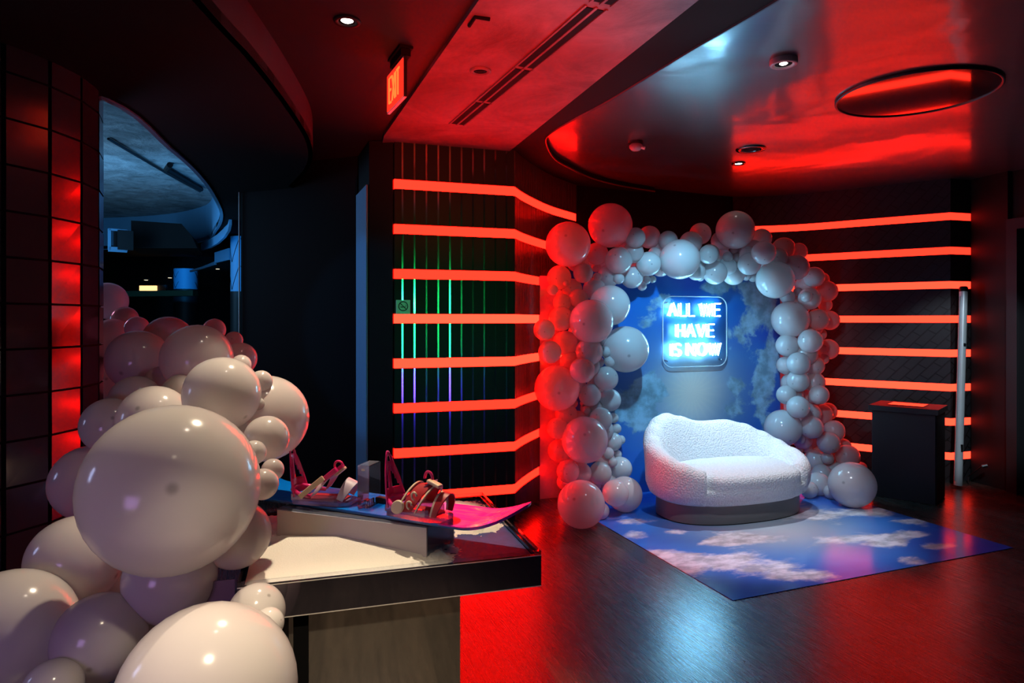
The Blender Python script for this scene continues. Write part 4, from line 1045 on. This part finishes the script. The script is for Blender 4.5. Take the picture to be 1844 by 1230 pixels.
NEAR = [
 (195, 542, 33, 4.15, 'pink balloon peeping out highest behind the tiled column'),
 (225, 575, 23, 4.0, 'small pink balloon below the highest one behind the tiled column'),
 (203, 610, 36, 4.0, 'dull mauve balloon half hidden by the edge of the tiled column'),
 (190, 680, 40, 3.95, 'mauve balloon mostly hidden low behind the column edge'),
 (247, 591, 21, 3.6, 'small pink balloon right of the mauve one by the column edge'),
 (386, 594, 20, 3.3, 'small mauve balloon on the crest of the garland by the table'),
 (421, 613, 16, 3.25, 'tiny mauve balloon at the right end of the garland crest'),
 (303, 614, 44, 3.25, 'mauve balloon at the back of the garland crest'),
 (433, 646, 29, 3.15, 'purplish balloon at the right shoulder of the garland by the table'),
 (249, 649, 54, 3.05, 'large brownish grey balloon next to the tiled column'),
 (355, 646, 61.5, 2.95, 'large mauve balloon at the top front of the garland'),
 (434, 657, 18, 2.9, 'small warm cream balloon peeping from behind the upper right big one'),
 (290, 690, 30, 2.95, 'dark grey balloon in the gap between the top front big balloons'),
 (325, 706, 32, 2.9, 'tan balloon half hidden left of the upper right big balloon'),
 (244, 722, 45, 2.9, 'shaded grey balloon low beside the tiled column'),
 (477, 753, 77, 2.8, 'large grey balloon farthest right of the garland above the snowboard'),
 (470, 687, 20, 2.75, 'small grey balloon on top of the farthest right large one'),
 (464, 727, 12, 2.68, 'tiny grey balloon squeezed between the two large right balloons'),
 (198, 766, 49, 2.75, 'peach shaded balloon at the left of the garland below the column edge'),
 (400, 710, 67, 2.62, 'large cream balloon upper right in front of the grey far right one'),
 (277, 757, 62, 2.6, 'cream balloon just above the largest front balloon'),
 (440, 800, 40, 2.6, 'shaded balloon hidden behind the largest front balloon\'s right side'),
 (480, 789, 40, 2.5, 'cream balloon between the snowboard and the largest front balloon'),
 (457, 815, 22, 2.36, 'small bright cream balloon topmost of three by the snowboard binding'),
 (491, 846, 20, 2.36, 'small bright cream balloon rightmost of three by the snowboard binding'),
 (473, 872, 28, 2.3, 'bright cream balloon lowest of three by the snowboard'),
 (162, 869, 66, 2.6, 'lilac balloon with blue glints left of the largest front balloon'),
 (426, 963, 60, 2.30, 'cream balloon resting on the left end of the snowy table'),
 (215, 1060, 55, 2.5, 'dark shaded balloon in the gap under the lilac and largest balloons'),
 (330, 1110, 60, 2.45, 'shaded balloon behind the lower middle of the garland'),
 (310, 880, 150, 2.15, 'largest white balloon with grey spot in the front of the garland'),
 (137, 1010, 80, 2.32, 'large lilac balloon lower left of the largest front one'),
 (462, 1102, 50, 2.12, 'white balloon below the front edge of the snowy table'),
 (484, 1122, 27, 2.12, 'small pink balloon under the white one below the table edge'),
 (307, 1041, 79, 2.2, 'large mauve balloon directly under the largest front one'),
 (17, 1140, 110, 2.2, 'large lilac white balloon cut by the left edge of the photo'),
 (270, 1150, 45, 2.25, 'dark gap balloon behind the lowest two big balloons'),
 (180, 1149, 78, 2.08, 'large brownish rose balloon at the bottom between two big white ones'),
 (374, 1250, 155, 1.80, 'large white balloon at the bottom edge of the photo under the table corner'),
 (95, 1240, 50, 2.0, 'purple pink balloon at the bottom edge of the photo on the left'),
]
FILL = [('pinkish filler balloon mostly hidden deep inside the left pillar', [(1040, 470, 20), (1070, 520, 20), (1030, 560, 20), (1075, 605, 20), (1045, 600, 22), (1050, 640, 20), (1035, 690, 20), (1075, 690, 18), (1065, 735, 20), (1040, 760, 20), (1085, 775, 20), (1035, 830, 22), (1090, 830, 18), (1060, 870, 22), (1095, 870, 18), (1030, 520, 18), (1060, 660, 20), (1025, 790, 18)]),
 ('pale filler balloon mostly hidden deep inside the arch top', [(1125, 440, 18), (1155, 480, 18), (1190, 445, 18), (1190, 480, 18), (1240, 465, 20), (1265, 475, 18), (1300, 465, 18), (1335, 455, 18), (1355, 450, 18), (1385, 480, 20), (1400, 465, 18), (1310, 480, 16)]),
 ('pink filler balloon mostly hidden deep inside the right pillar', [(1415, 490, 18), (1450, 515, 18), (1440, 550, 18), (1445, 600, 20), (1465, 590, 16), (1430, 635, 18), (1450, 670, 20), (1425, 690, 18), (1455, 720, 20), (1430, 715, 16), (1460, 745, 18), (1480, 775, 18), (1445, 790, 18), (1480, 815, 18), (1510, 805, 18), (1505, 850, 18), (1480, 855, 18)])]
ARCH = [(x, y, r, lab) for lab, l in FILL for x, y, r in l]+ARCH
rb_ = random.Random(3); placed = []
def add_balloon(x, y, d, r, label, group, facing):
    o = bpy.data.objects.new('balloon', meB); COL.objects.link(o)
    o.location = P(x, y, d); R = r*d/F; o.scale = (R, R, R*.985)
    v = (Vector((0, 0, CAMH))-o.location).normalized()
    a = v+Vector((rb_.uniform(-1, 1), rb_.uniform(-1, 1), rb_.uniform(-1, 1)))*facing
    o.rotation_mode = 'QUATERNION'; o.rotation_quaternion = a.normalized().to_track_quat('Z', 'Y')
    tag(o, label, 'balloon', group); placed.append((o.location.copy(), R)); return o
for x, y, r, lab in ARCH:
    k = (x-CX)/F
    base = (PL.dot(w))/(w.x*k+w.y)         # depth of the print plane along this sight line
    d = base-.06-r*base/F
    if x < 1000: d -= .22
    if y > 860 or x > 1440 and y > 780: pass
    lim = (CAMH-.002)*F/max(1, y+r*.985-HY) if y+r > HY+100 else 99
    d = min(d, lim)
    while d > base-1.05:
        c = P(x, y, d); R = r*d/F
        if all((c-q).length > .80*(R+Q) for q, Q in placed): break
        d -= .015
    add_balloon(x, y, d, r*1.02, lab, 'filler balloons of the arch' if 'filler' in lab else 'balloons of the arch around the sofa', .75)
placed = []
for x, y, r, d, lab in NEAR:
    d0 = d
    while d > d0-.35:
        c = P(x, y, d); R = r*d/F
        if all((c-q).length > .84*(R+Q) for q, Q in placed): break
        d -= .01
    add_balloon(x, y, d, r, lab, 'balloons of the garland by the table', .0 if r == 150 else .9)

# ---------------------------------------------------------------- light
def area(name, loc, target, size, power, col, sy=None):
    l = bpy.data.lights.new(name, 'AREA'); l.energy = power; l.color = col; l.size = size
    if sy: l.shape = 'RECTANGLE'; l.size_y = sy
    o = bpy.data.objects.new(name, l); COL.objects.link(o); o.location = loc
    o.rotation_euler = (Vector(target)-Vector(loc)).to_track_quat('-Z', 'Y').to_euler(); return o
def spot(name, loc, target, power, col, angle, blend=.4, r=.03):
    l = bpy.data.lights.new(name, 'SPOT'); l.energy = power; l.color = col; l.spot_size = math.radians(angle); l.spot_blend = blend; l.shadow_soft_size = r
    o = bpy.data.objects.new(name, l); COL.objects.link(o); o.location = loc
    o.rotation_euler = (Vector(target)-Vector(loc)).to_track_quat('-Z', 'Y').to_euler(); return o
WARM = (1, .80, .55); COOL = (.72, .84, 1)
spot('table_spot', dl1-Z*.02, (-.64, 2.30, .75), 205, WARM, 54, .4, .025)
spot('garland_spot', (-.72, 2.35, 2.90), (-.95, 2.1, .9), 7, (1, .84, .66), 95, .7, .025)
spot('sofa_spot', dl2-Z*.06, (1.75, 5.2, .2), 140, COOL, 48, .5, .03)
spot('arch_spot', (1.95, 5.40, 2.96), (1.82, 5.30, .3), 160, (.86, .92, 1), 50, .6, .03)
area('hall_blue_light', (-4.6, 1.9, 1.75), (-1.0, 2.3, 1.0), .35, 7, (.50, .58, 1), .6)  # unseen blue-white source, placed from glints on the balloons' left sides
area('violet_wash', (-1.6, .3, 1.0), (-.8, 1.5, .2), .5, 5, (.62, .35, 1))
area('pink_fill', (-3.75, 4.5, 2.2), (-2.2, 3.9, 1.5), .4, 8, (1, .38, .62))  # unseen lamp hidden behind the column to tint the balloons pink
area('front_fill', (.8, -1.2, 2.6), (1.2, 5.0, .8), 1.0, 1.5, (.8, .75, 1))
area('ceiling_blue', (-5.4, 6.0, 2.3), (-4.2, 7.0, 3.25), 1.8, 75, (.22, .58, 1))
spot('jamb_blue', (-3.6, 3.9, 1.9), (-1.18, 5.3, 1.5), 60, (.06, .42, 1), 34, .3)
for k, q in enumerate((fc1, fc2)):
    spot('column_blue', (q.x+.35, q.y-1.6, 2.5), (q.x, q.y, 2.35), 60 if k == 0 else 80, (.01, .36, 1), 34, .3)
area('fascia_blue', (-3.9, 6.6, 2.2), (-3.75, 8.6, 2.7), .4, 14, (.12, .5, 1))
spot('soffit_cyan', (1.5, 3.6, 1.6), (.62, 2.75, 2.95), 60, (.45, .72, 1), 44, .9)
spot('soffit_red_fill', (.5, .9, 1.2), (-.08, 4.1, 2.95), 900, (1, .02, .01), 40, .9)  # added unseen lamp, reddens the plaster soffit
g1 = area('groove_green', (2.9, -1.2, 1.6), (-.5, 5.15, 1.55), .7, 1.0, (.012, 1, .18), 1.4); g1.data.spread = math.radians(20)
g2 = area('groove_violet', (3.0, -1.2, .4), (-.5, 5.15, 1.0), .6, .4, (.08, .03, 1), .6); g2.data.spread = math.radians(20)
spot('print_fill', (1.15, 4.15, 2.9), (1.65, 6.4, .95), 260, (.25, .66, 1), 50, .7, .05)  # added lamp without a fitting, brightens the printed panel
spot('floor_fill', (-.35, .9, 2.8), (-.35, 1.55, 0), 300, WARM, 52, .6, .05)  # added unseen lamp, lights the floor mirrored in the pedestal
spot('curve_red_fill', (-.2, 2.2, 1.7), (-1.2, 3.3, 2.86), 22, (1, .03, .04), 50, .8)  # added lamp without a fitting, reddens the curved soffit face
spot('arch_fill', (.3, 2.2, 2.5), (2.45, 6.3, 1.1), 110, (.86, .84, 1), 26, .8, .05)
spot('plaque_green_fill', (2.9, -1.2, 1.9), solve(726, 553, WL_FLAT[0], (.29, -.95, 0)), 60, (.03, 1, .5), 2.2, .5, .01)  # added narrow green lamp, lifts the plaque only
spot('corner_fill', (2.9, 3.2, 2.9), (4.35, 6.45, 1.0), 260, (.75, .9, 1), 26, .5)  # added lamp without a fitting, brightens the white tube in the corner
spot('right_violet', (5.1, 4.9, 1.2), (4.75, 6.0, .8), 12, (.4, .2, 1), 40, .5)

wd0 = bpy.data.worlds.new('world'); S.world = wd0; wd0.use_nodes = True
bg = wd0.node_tree.nodes['Background']; bg.inputs[0].default_value = (.5, .45, .6, 1); bg.inputs[1].default_value = .004

cam = bpy.data.cameras.new('camera'); co = bpy.data.objects.new('camera', cam); COL.objects.link(co)
co.location = (0, 0, CAMH); co.rotation_euler = (PI/2, 0, 0)
cam.sensor_width = 36; cam.lens = F/1844*36; cam.shift_y = -(615-HY)/1844*-1*-1; cam.clip_start = .05
S.camera = co
S.view_settings.view_transform = 'Standard'; S.view_settings.look = 'None'; S.view_settings.exposure = 0
S.cycles.max_bounces = 8; S.cycles.transparent_max_bounces = 12; S.cycles.sample_clamp_indirect = 4; S.cycles.caustics_reflective = False
